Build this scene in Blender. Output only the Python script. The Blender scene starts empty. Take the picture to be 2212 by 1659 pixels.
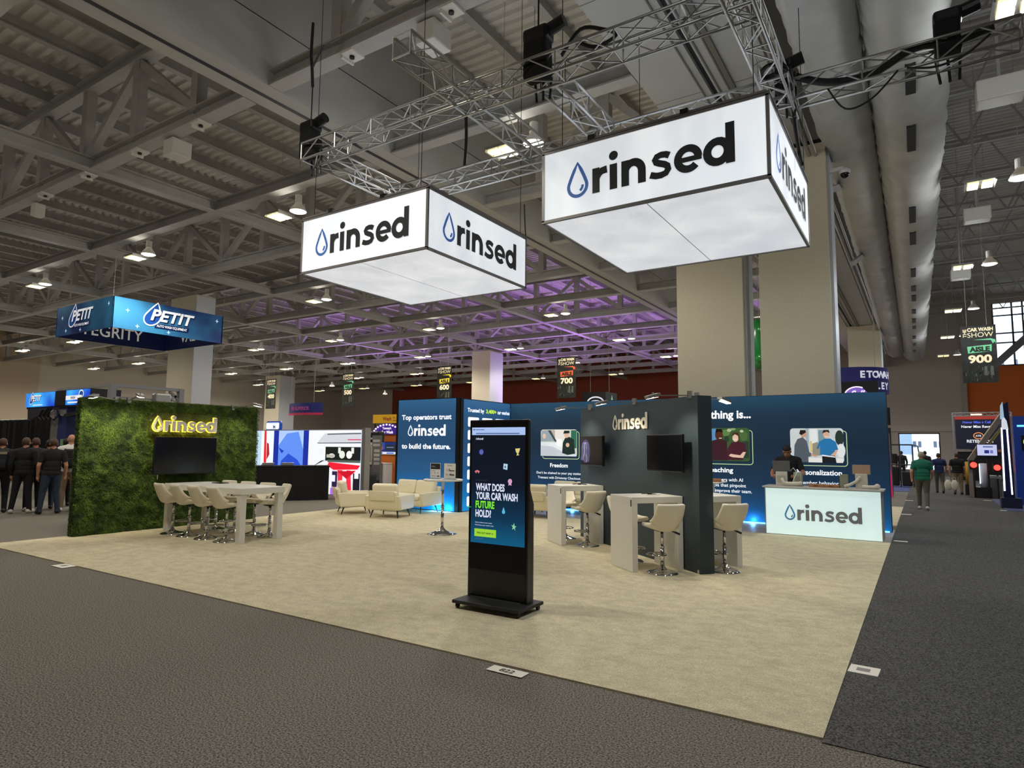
import bpy, bmesh, math, random
import numpy as np
from mathutils import Vector, Matrix
random.seed(7)
S = bpy.context.scene
COL = S.collection
PI = math.pi
V = Vector

# ---------------------------------------------------------------- camera
def cam_axes(yaw, pitch, roll):
    cy, sy, cp, sp = math.cos(yaw), math.sin(yaw), math.cos(pitch), math.sin(pitch)
    f = V((-sy*cp, cy*cp, sp)); r = V((cy, sy, 0)); u = r.cross(f)
    cr, sr = math.cos(roll), math.sin(roll)
    return cr*r + sr*u, -sr*r + cr*u, f
_r, _u, _f = cam_axes(.57138, .09725, .00992)
cd = bpy.data.cameras.new('camera'); cam = bpy.data.objects.new('camera', cd); COL.objects.link(cam)
M = Matrix((_r, _u, -_f)).transposed().to_4x4(); M.translation = V((.55737, -4.20863, 1.66199))
cam.matrix_world = M
cd.sensor_width = 36; cd.lens = 22.4093; cd.clip_start = .05; cd.clip_end = 400
S.camera = cam

# ---------------------------------------------------------------- sky outside, exposure
w = bpy.data.worlds.new('sky'); S.world = w; w.use_nodes = True
w.node_tree.nodes['Background'].inputs[0].default_value = (.80, .90, 1.0, 1)
w.node_tree.nodes['Background'].inputs[1].default_value = 4.5
vs = S.view_settings; vs.view_transform = 'Standard'; vs.look = 'None'; vs.gamma = 1; vs.use_curve_mapping = False; vs.exposure = 0.0
S.cycles.max_bounces = 8; S.cycles.diffuse_bounces = 5; S.cycles.glossy_bounces = 4
S.cycles.sample_clamp_indirect = 4
LAMP_W = 235.0       # each high bay lamp
LAMP_UP, LAMP_DOWN = .29, 2.8      # share thrown up at the roof and down at the floor
LAMP_COL = (1.0, .95, .85)
LAMP_COOL = (.93, .97, 1.0)   # bay by the windows
BOX_E = .66          # light box fabric

# ---------------------------------------------------------------- materials
def lin(c):
    if isinstance(c, str):
        c = tuple(int(c[i:i+2], 16)/255 for i in (0, 2, 4))
    return tuple((x/12.92 if x <= .04045 else ((x+.055)/1.055)**2.4) for x in c)
MATS = {}
def mat(name, col, rough=.6, metal=0, emit=0, ecol=None, noise=0, nscale=8, bump=0, bscale=60, alpha=1, spec=None, trans=0, stretch=None, sheen=0, col2=None):
    if name in MATS: return MATS[name]
    m = bpy.data.materials.new(name); m.use_nodes = True
    nt = m.node_tree; b = nt.nodes['Principled BSDF']; c = lin(col)
    b.inputs['Base Color'].default_value = (*c, 1)
    b.inputs['Roughness'].default_value = rough; b.inputs['Metallic'].default_value = metal
    if spec is not None: b.inputs['Specular IOR Level'].default_value = spec
    if trans: b.inputs['Transmission Weight'].default_value = trans
    if sheen: b.inputs['Sheen Weight'].default_value = sheen
    if emit:
        b.inputs['Emission Color'].default_value = (*(lin(ecol) if ecol else c), 1); b.inputs['Emission Strength'].default_value = emit
    if noise or bump:
        tc = nt.nodes.new('ShaderNodeTexCoord'); vec = tc.outputs['Object']
        if stretch:
            mp = nt.nodes.new('ShaderNodeMapping'); mp.inputs['Scale'].default_value = stretch
            nt.links.new(vec, mp.inputs[0]); vec = mp.outputs[0]
    if noise:
        n = nt.nodes.new('ShaderNodeTexNoise'); n.inputs['Scale'].default_value = nscale; n.inputs['Detail'].default_value = 5
        nt.links.new(vec, n.inputs['Vector'])
        r = nt.nodes.new('ShaderNodeValToRGB'); r.color_ramp.elements[0].position = .3; r.color_ramp.elements[1].position = .7
        k0, k1 = 1-noise, 1+noise
        r.color_ramp.elements[0].color = (*(min(1, x*k0) for x in c), 1)
        r.color_ramp.elements[1].color = (*(lin(col2) if col2 else [min(1, x*k1) for x in c]), 1)
        nt.links.new(n.outputs[0], r.inputs[0]); nt.links.new(r.outputs[0], b.inputs['Base Color'])
        if emit and not ecol: nt.links.new(r.outputs[0], b.inputs['Emission Color'])
    if bump:
        n2 = nt.nodes.new('ShaderNodeTexNoise'); n2.inputs['Scale'].default_value = bscale; n2.inputs['Detail'].default_value = 4
        nt.links.new(vec, n2.inputs['Vector'])
        bp = nt.nodes.new('ShaderNodeBump'); bp.inputs['Strength'].default_value = bump; bp.inputs['Distance'].default_value = .01
        nt.links.new(n2.outputs[0], bp.inputs['Height']); nt.links.new(bp.outputs[0], b.inputs['Normal'])
    MATS[name] = m
    return m
def C(hexc, rough=.6): return mat('paint_'+hexc, hexc, rough)           # plain colour
def LIT(hexc, k=.8): return mat('lit_%s_%d' % (hexc, int(k*100)), hexc, .5, emit=k, spec=.2)   # backlit prints and screens, also emission put into hanging banner marks

def carpet(name, c1, c2, scale, big=0, bumpk=.6):
    m = bpy.data.materials.new(name); m.use_nodes = True; nt = m.node_tree; b = nt.nodes['Principled BSDF']
    b.inputs['Roughness'].default_value = .95; b.inputs['Specular IOR Level'].default_value = .1
    tc = nt.nodes.new('ShaderNodeTexCoord')
    n = nt.nodes.new('ShaderNodeTexNoise'); n.inputs['Scale'].default_value = scale; n.inputs['Detail'].default_value = 3; n.inputs['Roughness'].default_value = .7
    nt.links.new(tc.outputs['Object'], n.inputs['Vector'])
    r = nt.nodes.new('ShaderNodeValToRGB'); r.color_ramp.elements[0].position = .36; r.color_ramp.elements[1].position = .64
    r.color_ramp.elements[0].color = (*lin(c1), 1); r.color_ramp.elements[1].color = (*lin(c2), 1)
    nt.links.new(n.outputs[0], r.inputs[0]); out = r.outputs[0]
    if big:
        n3 = nt.nodes.new('ShaderNodeTexNoise'); n3.inputs['Scale'].default_value = 5; n3.inputs['Detail'].default_value = 6; n3.inputs['Roughness'].default_value = .65
        mp = nt.nodes.new('ShaderNodeMapping'); mp.inputs['Scale'].default_value = (1, 1.35, 1); mp.inputs['Rotation'].default_value = (0, 0, -.25)
        nt.links.new(tc.outputs['Object'], mp.inputs[0]); nt.links.new(mp.outputs[0], n3.inputs['Vector'])
        r3 = nt.nodes.new('ShaderNodeValToRGB'); r3.color_ramp.elements[0].position = .34; r3.color_ramp.elements[1].position = .6
        r3.color_ramp.elements[0].color = (1-big, 1-big, 1-big, 1); r3.color_ramp.elements[1].color = (1, 1, 1, 1)
        nt.links.new(n3.outputs[0], r3.inputs[0])
        mx = nt.nodes.new('ShaderNodeMixRGB'); mx.blend_type = 'MULTIPLY'; mx.inputs[0].default_value = 1
        nt.links.new(out, mx.inputs[1]); nt.links.new(r3.outputs[0], mx.inputs[2]); out = mx.outputs[0]
    nt.links.new(out, b.inputs['Base Color'])
    bp = nt.nodes.new('ShaderNodeBump'); bp.inputs['Strength'].default_value = bumpk; bp.inputs['Distance'].default_value = .01
    nt.links.new(n.outputs[0], bp.inputs['Height']); nt.links.new(bp.outputs[0], b.inputs['Normal'])
    return m

def print_grad(name, stops, axis=2, z0=0, z1=1, emit=0):
    """a printed colour gradient along one object axis (printed artwork; on the blue walls LED glow is painted in too)"""
    m = bpy.data.materials.new(name); m.use_nodes = True; nt = m.node_tree; b = nt.nodes['Principled BSDF']
    b.inputs['Roughness'].default_value = .6; b.inputs['Specular IOR Level'].default_value = .2
    tc = nt.nodes.new('ShaderNodeTexCoord'); sp = nt.nodes.new('ShaderNodeSeparateXYZ'); nt.links.new(tc.outputs['Object'], sp.inputs[0])
    mr = nt.nodes.new('ShaderNodeMapRange'); mr.inputs[1].default_value = z0; mr.inputs[2].default_value = z1
    nt.links.new(sp.outputs[axis], mr.inputs[0])
    r = nt.nodes.new('ShaderNodeValToRGB'); nt.links.new(mr.outputs[0], r.inputs[0])
    while len(r.color_ramp.elements) < len(stops): r.color_ramp.elements.new(.5)
    for e, (p, c) in zip(r.color_ramp.elements, stops): e.position = p; e.color = (*lin(c), 1)
    nt.links.new(r.outputs[0], b.inputs['Base Color'])
    if emit: nt.links.new(r.outputs[0], b.inputs['Emission Color']); b.inputs['Emission Strength'].default_value = emit
    return m

# ---------------------------------------------------------------- mesh builder
class MB:
    def __init__(s, M=None): s.v = []; s.f = []; s.m = []; s.M = M
    def add(s, vs, fs, mi=0):
        b = len(s.v)
        s.v += [tuple(s.M @ V(p)) for p in vs] if s.M else [tuple(p) for p in vs]
        s.f += [tuple(i+b for i in f) for f in fs]; s.m += [mi]*len(fs)
        return s
    def box(s, x0, x1, y0, y1, z0, z1, mi=0):
        return s.add([(x0,y0,z0),(x1,y0,z0),(x1,y1,z0),(x0,y1,z0),(x0,y0,z1),(x1,y0,z1),(x1,y1,z1),(x0,y1,z1)],
                     [(0,3,2,1),(4,5,6,7),(0,1,5,4),(1,2,6,5),(2,3,7,6),(3,0,4,7)], mi)
    def rbox(s, x0, x1, y0, y1, z0, z1, r=.02, seg=2, mi=0, M=None):
        bm = bmesh.new(); bmesh.ops.create_cube(bm, size=1)
        for v in bm.verts: v.co = V(((x0+x1)/2+v.co.x*(x1-x0), (y0+y1)/2+v.co.y*(y1-y0), (z0+z1)/2+v.co.z*(z1-z0)))
        bmesh.ops.bevel(bm, geom=list(bm.edges), offset=r, segments=seg, profile=.5, affect='EDGES')
        if M: bmesh.ops.transform(bm, matrix=M, verts=bm.verts)
        bm.verts.index_update(); s.add([v.co.copy() for v in bm.verts], [[v.index for v in f.verts] for f in bm.faces], mi); bm.free(); return s
    def bar(s, a, b, w, h, mi=0, up=(0,0,1)):
        a, b = V(a), V(b); d = (b-a).normalized(); u = V(up)
        if abs(d.dot(u)) > .95: u = V((1,0,0))
        x = d.cross(u).normalized()*w/2; y = x.cross(d).normalized()*h/2
        return s.add([a-x-y, a+x-y, a+x+y, a-x+y, b-x-y, b+x-y, b+x+y, b-x+y], [(0,1,2,3),(7,6,5,4),(0,4,5,1),(1,5,6,2),(2,6,7,3),(3,7,4,0)], mi)
    def cyl(s, a, b, r0, r1=None, n=12, mi=0, caps=True):
        r1 = r0 if r1 is None else r1; a, b = V(a), V(b); d = (b-a).normalized()
        u = V((0,0,1)) if abs(d.z) < .95 else V((1,0,0)); x = d.cross(u).normalized(); y = d.cross(x)
        A = [a+(x*math.cos(t)+y*math.sin(t))*r0 for t in (2*PI*i/n for i in range(n))]
        B = [b+(x*math.cos(t)+y*math.sin(t))*r1 for t in (2*PI*i/n for i in range(n))]
        fs = [(i, (i+1) % n, n+(i+1) % n, n+i) for i in range(n)]
        if caps: fs += [tuple(range(n))[::-1], tuple(range(n, 2*n))]
        return s.add(A+B, fs, mi)
    def tube(s, path, r, n=8, mi=0):
        P = [V(p) for p in path]; rings = []; x = None
        for i, p in enumerate(P):
            d = (P[min(i+1, len(P)-1)]-P[max(i-1, 0)]).normalized()
            if x is None:
                u = V((0,0,1)) if abs(d.z) < .9 else V((1,0,0)); x = d.cross(u).normalized()
            x = (x-d*x.dot(d)).normalized(); y = d.cross(x); rr = r[i] if isinstance(r, (list, tuple)) else r
            rings.append([p+(x*math.cos(2*PI*k/n)+y*math.sin(2*PI*k/n))*rr for k in range(n)])
        vs = [q for R in rings for q in R]; fs = []
        for i in range(len(P)-1):
            fs += [(i*n+k, i*n+(k+1) % n, (i+1)*n+(k+1) % n, (i+1)*n+k) for k in range(n)]
        fs += [tuple(range(n))[::-1], tuple(range((len(P)-1)*n, len(P)*n))]
        return s.add(vs, fs, mi)
    def lathe(s, prof, n=20, c=(0,0,0), mi=0):
        c = V(c); vs = []; fs = []
        for r, z in prof: vs += [c+V((r*math.cos(2*PI*k/n), r*math.sin(2*PI*k/n), z)) for k in range(n)]
        for i in range(len(prof)-1):
            fs += [(i*n+k, i*n+(k+1) % n, (i+1)*n+(k+1) % n, (i+1)*n+k) for k in range(n)]
        fs += [tuple(range(n))[::-1], tuple(range((len(prof)-1)*n, len(prof)*n))]
        return s.add(vs, fs, mi)
    def ball(s, c, r, n=12, m=8, mi=0):
        c = V(c); r = V(r) if isinstance(r, (tuple, list)) else V((r, r, r))
        vs = [c+V((0,0,r.z))]
        for i in range(1, m):
            t = PI*i/m; vs += [c+V((r.x*math.sin(t)*math.cos(2*PI*k/n), r.y*math.sin(t)*math.sin(2*PI*k/n), r.z*math.cos(t))) for k in range(n)]
        vs.append(c-V((0,0,r.z))); fs = [(0, 1+k, 1+(k+1) % n) for k in range(n)]
        for i in range(m-2):
            o = 1+i*n; fs += [(o+k, o+n+k, o+n+(k+1) % n, o+(k+1) % n) for k in range(n)]
        o = 1+(m-2)*n; L = len(vs)-1; fs += [(o+k, L, o+(k+1) % n) for k in range(n)]
        return s.add(vs, fs, mi)
    def prism(s, pts, fr, t0, t1, mi=0):
        O, ux, uy, nn = fr; n = len(pts)
        vs = [O+ux*x+uy*y+nn*t0 for x, y in pts]+[O+ux*x+uy*y+nn*t1 for x, y in pts]
        return s.add(vs, [tuple(range(n))[::-1], tuple(range(n, 2*n))]+[(i, (i+1) % n, n+(i+1) % n, n+i) for i in range(n)], mi)
    def poly(s, pts, fr, off=.002, mi=0):
        O, ux, uy, nn = fr
        return s.add([O+ux*x+uy*y+nn*off for x, y in pts], [tuple(range(len(pts)))], mi)
    def build(s, name, mats, parent=None, smooth=False):
        me = bpy.data.meshes.new(name); me.from_pydata(s.v, [], s.f)
        for m in (mats if isinstance(mats, (list, tuple)) else [mats]): me.materials.append(m)
        if len(me.materials) > 1: me.polygons.foreach_set('material_index', s.m)
        if smooth: me.polygons.foreach_set('use_smooth', [True]*len(me.polygons))
        me.update(); o = bpy.data.objects.new(name, me); COL.objects.link(o)
        if parent: o.parent = parent
        return o
def smooth_angle(o, deg=40):
    me = o.data; me.polygons.foreach_set('use_smooth', [True]*len(me.polygons))
    bm = bmesh.new(); bm.from_mesh(me)
    for e in bm.edges:
        if len(e.link_faces) == 2 and e.calc_face_angle(0) > math.radians(deg): e.smooth = False
    bm.to_mesh(me); bm.free(); return o
def frame(O, ux, uy=(0,0,1)):
    ux = V(ux).normalized(); uy = V(uy).normalized(); return (V(O), ux, uy, ux.cross(uy))
def tag(o, label, cat, group=None, kind=None):
    if label: o['label'] = label
    if cat: o['category'] = cat
    if group: o['group'] = group
    if kind: o['kind'] = kind
    return o
def thing(name, label, cat, loc=(0,0,0), rz=0, group=None):
    o = bpy.data.objects.new(name, None); COL.objects.link(o); o.location = loc; o.rotation_euler = (0, 0, rz)
    o.empty_display_size = .1
    return tag(o, label, cat, group)
def struct(name, mb, m, smooth=False):
    o = mb.build(name, m, None, smooth); o['kind'] = 'structure'; return o
def dup(root, loc, rz=0, label=None, group=None):
    def cp(o, par):
        c = o.copy(); COL.objects.link(c); c.parent = par
        for ch in KIDS.get(o.name, []): cp(ch, c)
        return c
    r = cp(root, None); r.location = loc; r.rotation_euler = (0, 0, rz)
    if label: r['label'] = label
    if group: r['group'] = group
    return r
KIDS = {}
def kids(root):
    for o in [root]+list(root.children): KIDS[o.name] = list(o.children)
    return root

# ---------------------------------------------------------------- lettering and marks
_TX = {}
def text_geo(t, bold):
    k = (t, bold)
    if k not in _TX:
        cu = bpy.data.curves.new('t', 'FONT'); cu.body = t; cu.size = 1; cu.offset = bold; cu.resolution_u = 3
        o = bpy.data.objects.new('t', cu); COL.objects.link(o)
        dg = bpy.context.evaluated_depsgraph_get(); dg.update(); me = o.evaluated_get(dg).to_mesh()
        vs = [(v.co.x, v.co.y) for v in me.vertices]; fs = [tuple(p.vertices) for p in me.polygons]
        o.evaluated_get(dg).to_mesh_clear(); bpy.data.objects.remove(o); bpy.data.curves.remove(cu)
        _TX[k] = (vs, fs)
    return _TX[k]
def txt(mb, t, fr, x, y, h, mi=0, align='C', bold=.02, off=.003, width=None, skew=0, thick=0):
    """text on a plane: baseline at (x, y), capital height h; width squeezes or stretches it"""
    vs, fs = text_geo(t, bold)
    if not vs: return
    O, ux, uy, nn = fr; sc = h/.72
    a = min(p[0] for p in vs); b = max(p[0] for p in vs); sx = width/(b-a) if width else sc
    x0 = x-{'C': (a+b)/2, 'L': a, 'R': b}[align]*sx
    pts = [O+ux*(x0+px*sx+skew*py*sc)+uy*(y+py*sc)+nn*off for px, py in vs]
    mb.add(pts, fs, mi)
def stroke_flat(mb, pts, wd, fr, mi, off, closed=False, thick=0):
    P = [V((p[0], p[1])) for p in pts]; n = len(P); L = []; R = []
    for i in range(n):
        if closed: a, b = P[i-1], P[(i+1) % n]
        else: a, b = P[max(i-1, 0)], P[min(i+1, n-1)]
        d = (b-a).normalized(); q = V((-d.y, d.x))*(wd[i] if isinstance(wd, list) else wd)/2; L.append(P[i]+q); R.append(P[i]-q)
    O, ux, uy, nn = fr; f3 = lambda p, t: O+ux*p.x+uy*p.y+nn*t
    vs = [f3(p, off+thick) for p in L+R]; fs = []
    for i in range(n if closed else n-1):
        j = (i+1) % n; fs.append((n+i, n+j, j, i))
    if thick:
        vs += [f3(p, off) for p in L+R]; k = 2*n
        for i in range(n if closed else n-1):
            j = (i+1) % n; fs += [(i, j, k+j, k+i), (k+n+i, k+n+j, n+j, n+i)]
        if not closed: fs += [(0, k, k+n, n), (n-1, 2*n-1, k+2*n-1, k+n-1)]
    mb.add(vs, fs, mi)
stroke = stroke_flat
def arc(cx, cy, rx, ry, a0, a1, n=14): return [(cx+rx*math.cos(math.radians(a0+(a1-a0)*i/n)), cy+ry*math.sin(math.radians(a0+(a1-a0)*i/n))) for i in range(n+1)]
def drop_pts(cx, cy, r, top, n=20):
    k = r*r/(top-cy); a = math.degrees(math.asin(min(1, k/r)))
    pts = arc(cx, cy, r, r, a, -180-a, n)
    L, T = pts[-1], (cx, top)
    up = [(L[0]+(T[0]-L[0])*t+(-.05*r*math.sin(PI*t)), L[1]+(T[1]-L[1])*t) for t in (.33, .66)]
    dn = [(2*cx-x, y) for x, y in up[::-1]]
    return pts+up+[T]+dn
LOGO_W = 6.5
def logo(mb, fr, x, y, h, md, ml, off=.003, thick=0, grow=0.0, mirror=False):
    """the water-drop wordmark; lower left corner (x, y), x-height h"""
    O, ux, uy, nn = fr
    f = (O+ux*x+uy*y, ux*h, uy*h, nn); g = grow; _k = [0]
    def stroke(mb_, pts, wd, fr_, mi, off_, closed=False, thick_=0):
        _k[0] += 1; stroke_flat(mb_, pts, wd, fr_, mi, off_+.0005*_k[0], closed, thick_)
    D = drop_pts(.48, .44, .40, 1.38); stroke(mb, D, .14+g, f, md, off, True, thick)
    stroke(mb, arc(.48, .44, .215, .215, -62, 8, 6), .11+g, f, md, off, False, thick)
    q = lambda x0, x1, y0, y1: stroke(mb, [((x0+x1)/2, y0-g/2), ((x0+x1)/2, y1+g/2)], x1-x0+g, f, ml, off, False, thick)
    # r
    q(1.12, 1.43, 0, 1.0); stroke(mb, [(1.27, .42), (1.31, .60), (1.40, .74), (1.52, .83), (1.74, .86)], [.28+g, .28+g, .28+g, .29+g, .30+g], f, ml, off, False, thick)
    # i
    q(1.85, 2.16, 0, 1.0); mb_d = arc(2.005, 1.33, .185+g/2, .185+g/2, 0, 342, 19)
    if thick: mb.prism(mb_d, f, off, off+thick, ml)
    else: mb.poly(mb_d, f, off, ml)
    # n
    q(2.33, 2.64, 0, 1.0); stroke(mb, [(2.48, .42)]+arc(2.81, .50, .335, .365, 160, 0, 14)+[(3.145, 0-g/2)], .31+g, f, ml, off, False, thick)
    # s
    stroke(mb, [(4.20, .795), (4.06, .865), (3.88, .885), (3.72, .84), (3.655, .74), (3.70, .635), (3.84, .565), (4.00, .505), (4.12, .42), (4.15, .29), (4.07, .165), (3.90, .115), (3.70, .12), (3.47, .20)], [.25+g]*14, f, ml, off, False, thick)
    # e
    stroke(mb, arc(4.88, .5, .375, .385, 0, 318, 26), .275+g, f, ml, off, False, thick)
    stroke(mb, [(4.55, .475), (5.372+g/2, .475)], [.19+g]*2, f, ml, off, False, thick)
    # d
    stroke(mb, arc(5.92, .5, .36, .375, 0, 342, 19), .295+g, f, ml, off, True, thick); q(6.20, 6.51, 0, 1.47)
def art(parent, name, fr, wd, ht, layers, mk=LIT, corner=0, off=.004):
    """a flat print made of layered colour shapes, unit coordinates; first layer is the ground"""
    cols = []; mb = MB(); O, ux, uy, nn = fr; f = (O, ux*wd, uy*ht, nn)
    for i, (c, pts) in enumerate(layers):
        if c not in cols: cols.append(c)
        mb.poly(pts, f, off+i*.0006, cols.index(c))
    return mb.build(name, [mk(c) for c in cols], parent)
RECT = [(0,0),(1,0),(1,1),(0,1)]
def R(x0, y0, x1, y1): return [(x0,y0),(x1,y0),(x1,y1),(x0,y1)]
def EL(cx, cy, rx, ry, n=16): return [(cx+rx*math.cos(2*PI*i/n), cy+ry*math.sin(2*PI*i/n)) for i in range(n)]
def RR(x0, y0, x1, y1, rx, ry, n=4):
    return arc(x1-rx, y1-ry, rx, ry, 0, 90, n)+arc(x0+rx, y1-ry, rx, ry, 90, 180, n)+arc(x0+rx, y0+ry, rx, ry, 180, 270, n)+arc(x1-rx, y0+ry, rx, ry, 270, 360, n)
def point(parent, loc, watt, col, r=.15):
    l = bpy.data.lights.new('lamp_light', 'POINT'); l.energy = watt; l.color = col; l.shadow_soft_size = r
    o = bpy.data.objects.new('lamp_light', l); COL.objects.link(o); o.parent = parent; o.location = loc; return o
def spot(parent, loc, aim, watt, col, ang=70, r=.05, blend=.6):
    l = bpy.data.lights.new('spot_light', 'SPOT'); l.energy = watt; l.color = col; l.shadow_soft_size = r; l.spot_size = math.radians(ang); l.spot_blend = blend
    o = bpy.data.objects.new('spot_light', l); COL.objects.link(o); o.parent = parent; o.location = loc
    o.rotation_euler = (V(aim)-V(loc)).to_track_quat('-Z', 'Y').to_euler(); return o
# ================================================================ materials used in many places
m_steel = mat('painted_steel', 'a8a6a1', .6, noise=.06, nscale=3)
m_deck = mat('roof_deck', 'c9c5bd', .65, noise=.08, nscale=2)
m_plaster = mat('plaster', 'b2b1ac', .8, noise=.04, nscale=1.5)
m_dark = mat('black_plastic', '121314', .45); m_blackmetal = mat('black_metal', '17181a', .4, .3)
m_chrome = mat('chrome', 'd8d8da', .08, 1); m_alu = mat('aluminium', 'b4b3b0', .42, 1)
m_white = mat('white_laminate', 'e9e5db', .35); m_cream = mat('cream_leather', 'ede5cf', .5, bump=.08, bscale=90)
m_beige = mat('beige_panel_fabric', 'c9bfa8', .85, noise=.05, nscale=40, stretch=(1, 1, .3))
m_navy = mat('navy_laminate', '323f46', .5, noise=.08, nscale=2)

# ================================================================ floor and walls
m_floor = carpet('dark_speckled_carpet', '332f2b', 'a0998d', 85)
m_aisle = carpet('charcoal_aisle_carpet', '222223', '75736f', 90)
m_booth = carpet('beige_booth_carpet', 'c0b391', 'eadfc0', 110, big=.2, bumpk=.4)
struct('floor', MB().box(-73, 14, -14, 62, -.1, 0), m_floor)
o = MB().box(0, 13.9, -.05, 61.5, 0, .006).build('aisle_carpet', m_aisle); tag(o, 'long charcoal carpet down the aisle on the right towards the bright door', 'carpet')
o = MB().box(-12.19, 0, 0, 9.2, 0, .012).build('booth_carpet', m_booth); tag(o, 'large beige carpet of the booth with dark carpet around it', 'carpet')
m_vinyl = mat('grey_wood_vinyl', '9a9085', .5, noise=.12, nscale=6, stretch=(.4, 6, 1))
o = MB().box(-12.19, 0, 9.202, 11.4, 0, .01).build('vinyl_flooring', m_vinyl); tag(o, 'greyish wood-look flooring strip behind the counter under the blue graphic wall', 'flooring')
o = MB().box(-12.19, 0, 12.2, 17.8, 0, .012).build('neighbour_carpet', m_booth); tag(o, 'pale carpet of the next booth beyond the blue graphic wall', 'carpet')

m_wl = mat('hall_wall_warm', 'b4a48e', .8); m_wd = mat('hall_wall_grey', 'c0b7ab', .8); m_wr = mat('hall_wall_redbrown', '8a3a26', .75)
m_wb = mat('hall_wall_beige', 'd2c9bc', .8); m_wo = mat('hall_wall_orange', 'ee7c38', .75)
mb = MB()
mb.box(-73, -62, 62, 62.4, 0, 12.4, 0); mb.box(-62, -20, 62, 62.4, 0, 12.4, 1); mb.box(-20, -2.7, 62, 62.4, 0, 15, 0)
mb.box(-2.7, -1.24, 61.9, 62.4, 0, 3.17, 2); mb.box(-2.7, 3.5, 61.9, 62.4, 3.17, 15, 2); mb.box(1.83, 3.5, 61.9, 62.4, 0, 3.17, 2)
mb.box(3.5, 3.9, 61.6, 62.4, 0, 15, 0); mb.box(3.9, 14, 62, 62.4, 0, 8.7, 3); mb.box(3.9, 5.9, 62, 62.4, 8.7, 15, 0); mb.box(5.9, 14, 62, 62.4, 14, 15, 0)
struct('wall_back', mb, [m_wd, m_wr, m_wb, m_wo])
struct('wall_left', MB().box(-72.4, -72, -14, 23, 0, 12.4, 0).box(-72.6, -72.2, 23, 62, 0, 12.4, 1), [m_wl, m_wd])
struct('wall_right', MB().box(14, 14.4, -14, 62, 0, 15), m_wd)
struct('wall_front', MB().box(-73, 14, -14.4, -14, 0, 15), m_wd)
struct('trim_1', MB().box(-50, -20.2, 61.8, 62, 5.7, 6.25), mat('pale_ledge', 'd8cfc2', .6))
struct('trim_2', MB().box(-2.7, 3.5, 61.7, 61.9, 3.3, 3.75), mat('pale_ledge', 'd8cfc2', .6))
m_glass = mat('clear_glass', 'f4faff', .02, trans=1)
mb = MB()
for x in (-1.24, 1.75): mb.box(x, x+.08, 61.95, 62.3, 0, 3.17)
mb.box(-1.24, 1.83, 61.95, 62.3, 3.07, 3.17)
d = struct('door_1', mb, m_blackmetal); MB().box(-1.16, 1.75, 62.1, 62.11, .02, 3.07).build('door_glass', m_glass, d)
mb = MB()
for x in (5.9, 7.2, 7.9, 9.6, 11.3, 13): mb.box(x, x+.12, 62, 62.3, 8.7, 14)
for z in (8.7, 10.6, 11.4, 12.9): mb.box(5.9, 14, 62, 62.3, z, z+.1)
d = struct('window_1', mb, mat('window_mullion', '5d6068', .5)); MB().box(5.9, 14, 62.1, 62.11, 8.75, 14).build('pane', m_glass, d)
# outside the door
struct('ground', MB().box(-90, 90, 62.4, 150, -.1, -.02), mat('outdoor_paving', 'c8c6c0', .8))
bt = thing('office_building', 'pale office building with small windows outside the far bright door', 'building', (0, 84, 0))
MB().box(-14, 16, 0, 8, 0, 16).build('facade', mat('pale_render', 'e6e9ee', .8), bt)
MB().box(-2.2, -.5, -.15, 0, 1.2, 5.5).build('blue_bay', mat('blue_grey_cladding', '7f97bd', .7), bt)
for z in (2.0, 3.9, 8, 11):
    for x in (-.4, .1, 1.6, 2.1, 5, 6.2, 8.2, 9.4): MB().box(x, x+.32, -.05, 0.02, z, z+.7).build('window', mat('dark_window', '4c5a70', .3), bt)

# ================================================================ ceiling, roof steel
mb = MB(); pitch = .32; y = -14.0; prof = []
while y < 62:
    prof += [(y, 12.2), (y+.12, 12.2), (y+.16, 12.28), (y+.28, 12.28)]; y += pitch
for dx0, dx1, dz in ((-73, -1.65, 0), (-1.65, 14, 2.6)):
    n = len(prof); vs = [(dx0, a, b+dz) for a, b in prof]+[(dx1, a, b+dz) for a, b in prof]
    mb.add(vs, [(i, i+1, n+i+1, n+i) for i in range(n-1)])
ceil = struct('ceiling', mb, m_deck)
for i in range(40):
    x = -4.9-1.64*i
    if -11.5 < x < -10.6: continue
    MB().box(x-.04, x+.04, -14, 62, 11.9, 12.19).box(x-.1, x+.1, -14, 62, 11.86, 11.9).build('joist', m_steel, ceil)
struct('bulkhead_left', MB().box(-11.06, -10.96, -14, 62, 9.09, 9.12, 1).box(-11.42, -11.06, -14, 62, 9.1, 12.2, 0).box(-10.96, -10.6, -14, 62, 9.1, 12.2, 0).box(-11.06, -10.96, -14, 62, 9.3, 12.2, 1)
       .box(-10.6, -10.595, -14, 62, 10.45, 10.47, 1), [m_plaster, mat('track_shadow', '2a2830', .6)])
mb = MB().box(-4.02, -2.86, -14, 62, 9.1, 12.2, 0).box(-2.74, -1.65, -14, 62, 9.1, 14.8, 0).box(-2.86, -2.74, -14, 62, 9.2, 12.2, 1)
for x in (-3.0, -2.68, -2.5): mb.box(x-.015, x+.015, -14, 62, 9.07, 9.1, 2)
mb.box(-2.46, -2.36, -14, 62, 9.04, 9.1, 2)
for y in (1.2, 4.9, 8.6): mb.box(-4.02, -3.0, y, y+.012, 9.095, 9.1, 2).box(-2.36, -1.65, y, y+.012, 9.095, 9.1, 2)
struct('soffit_right', mb, [m_plaster, mat('track_shadow', '2a2830', .6), mat('track_rail', '6a675f', .5)])

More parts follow.
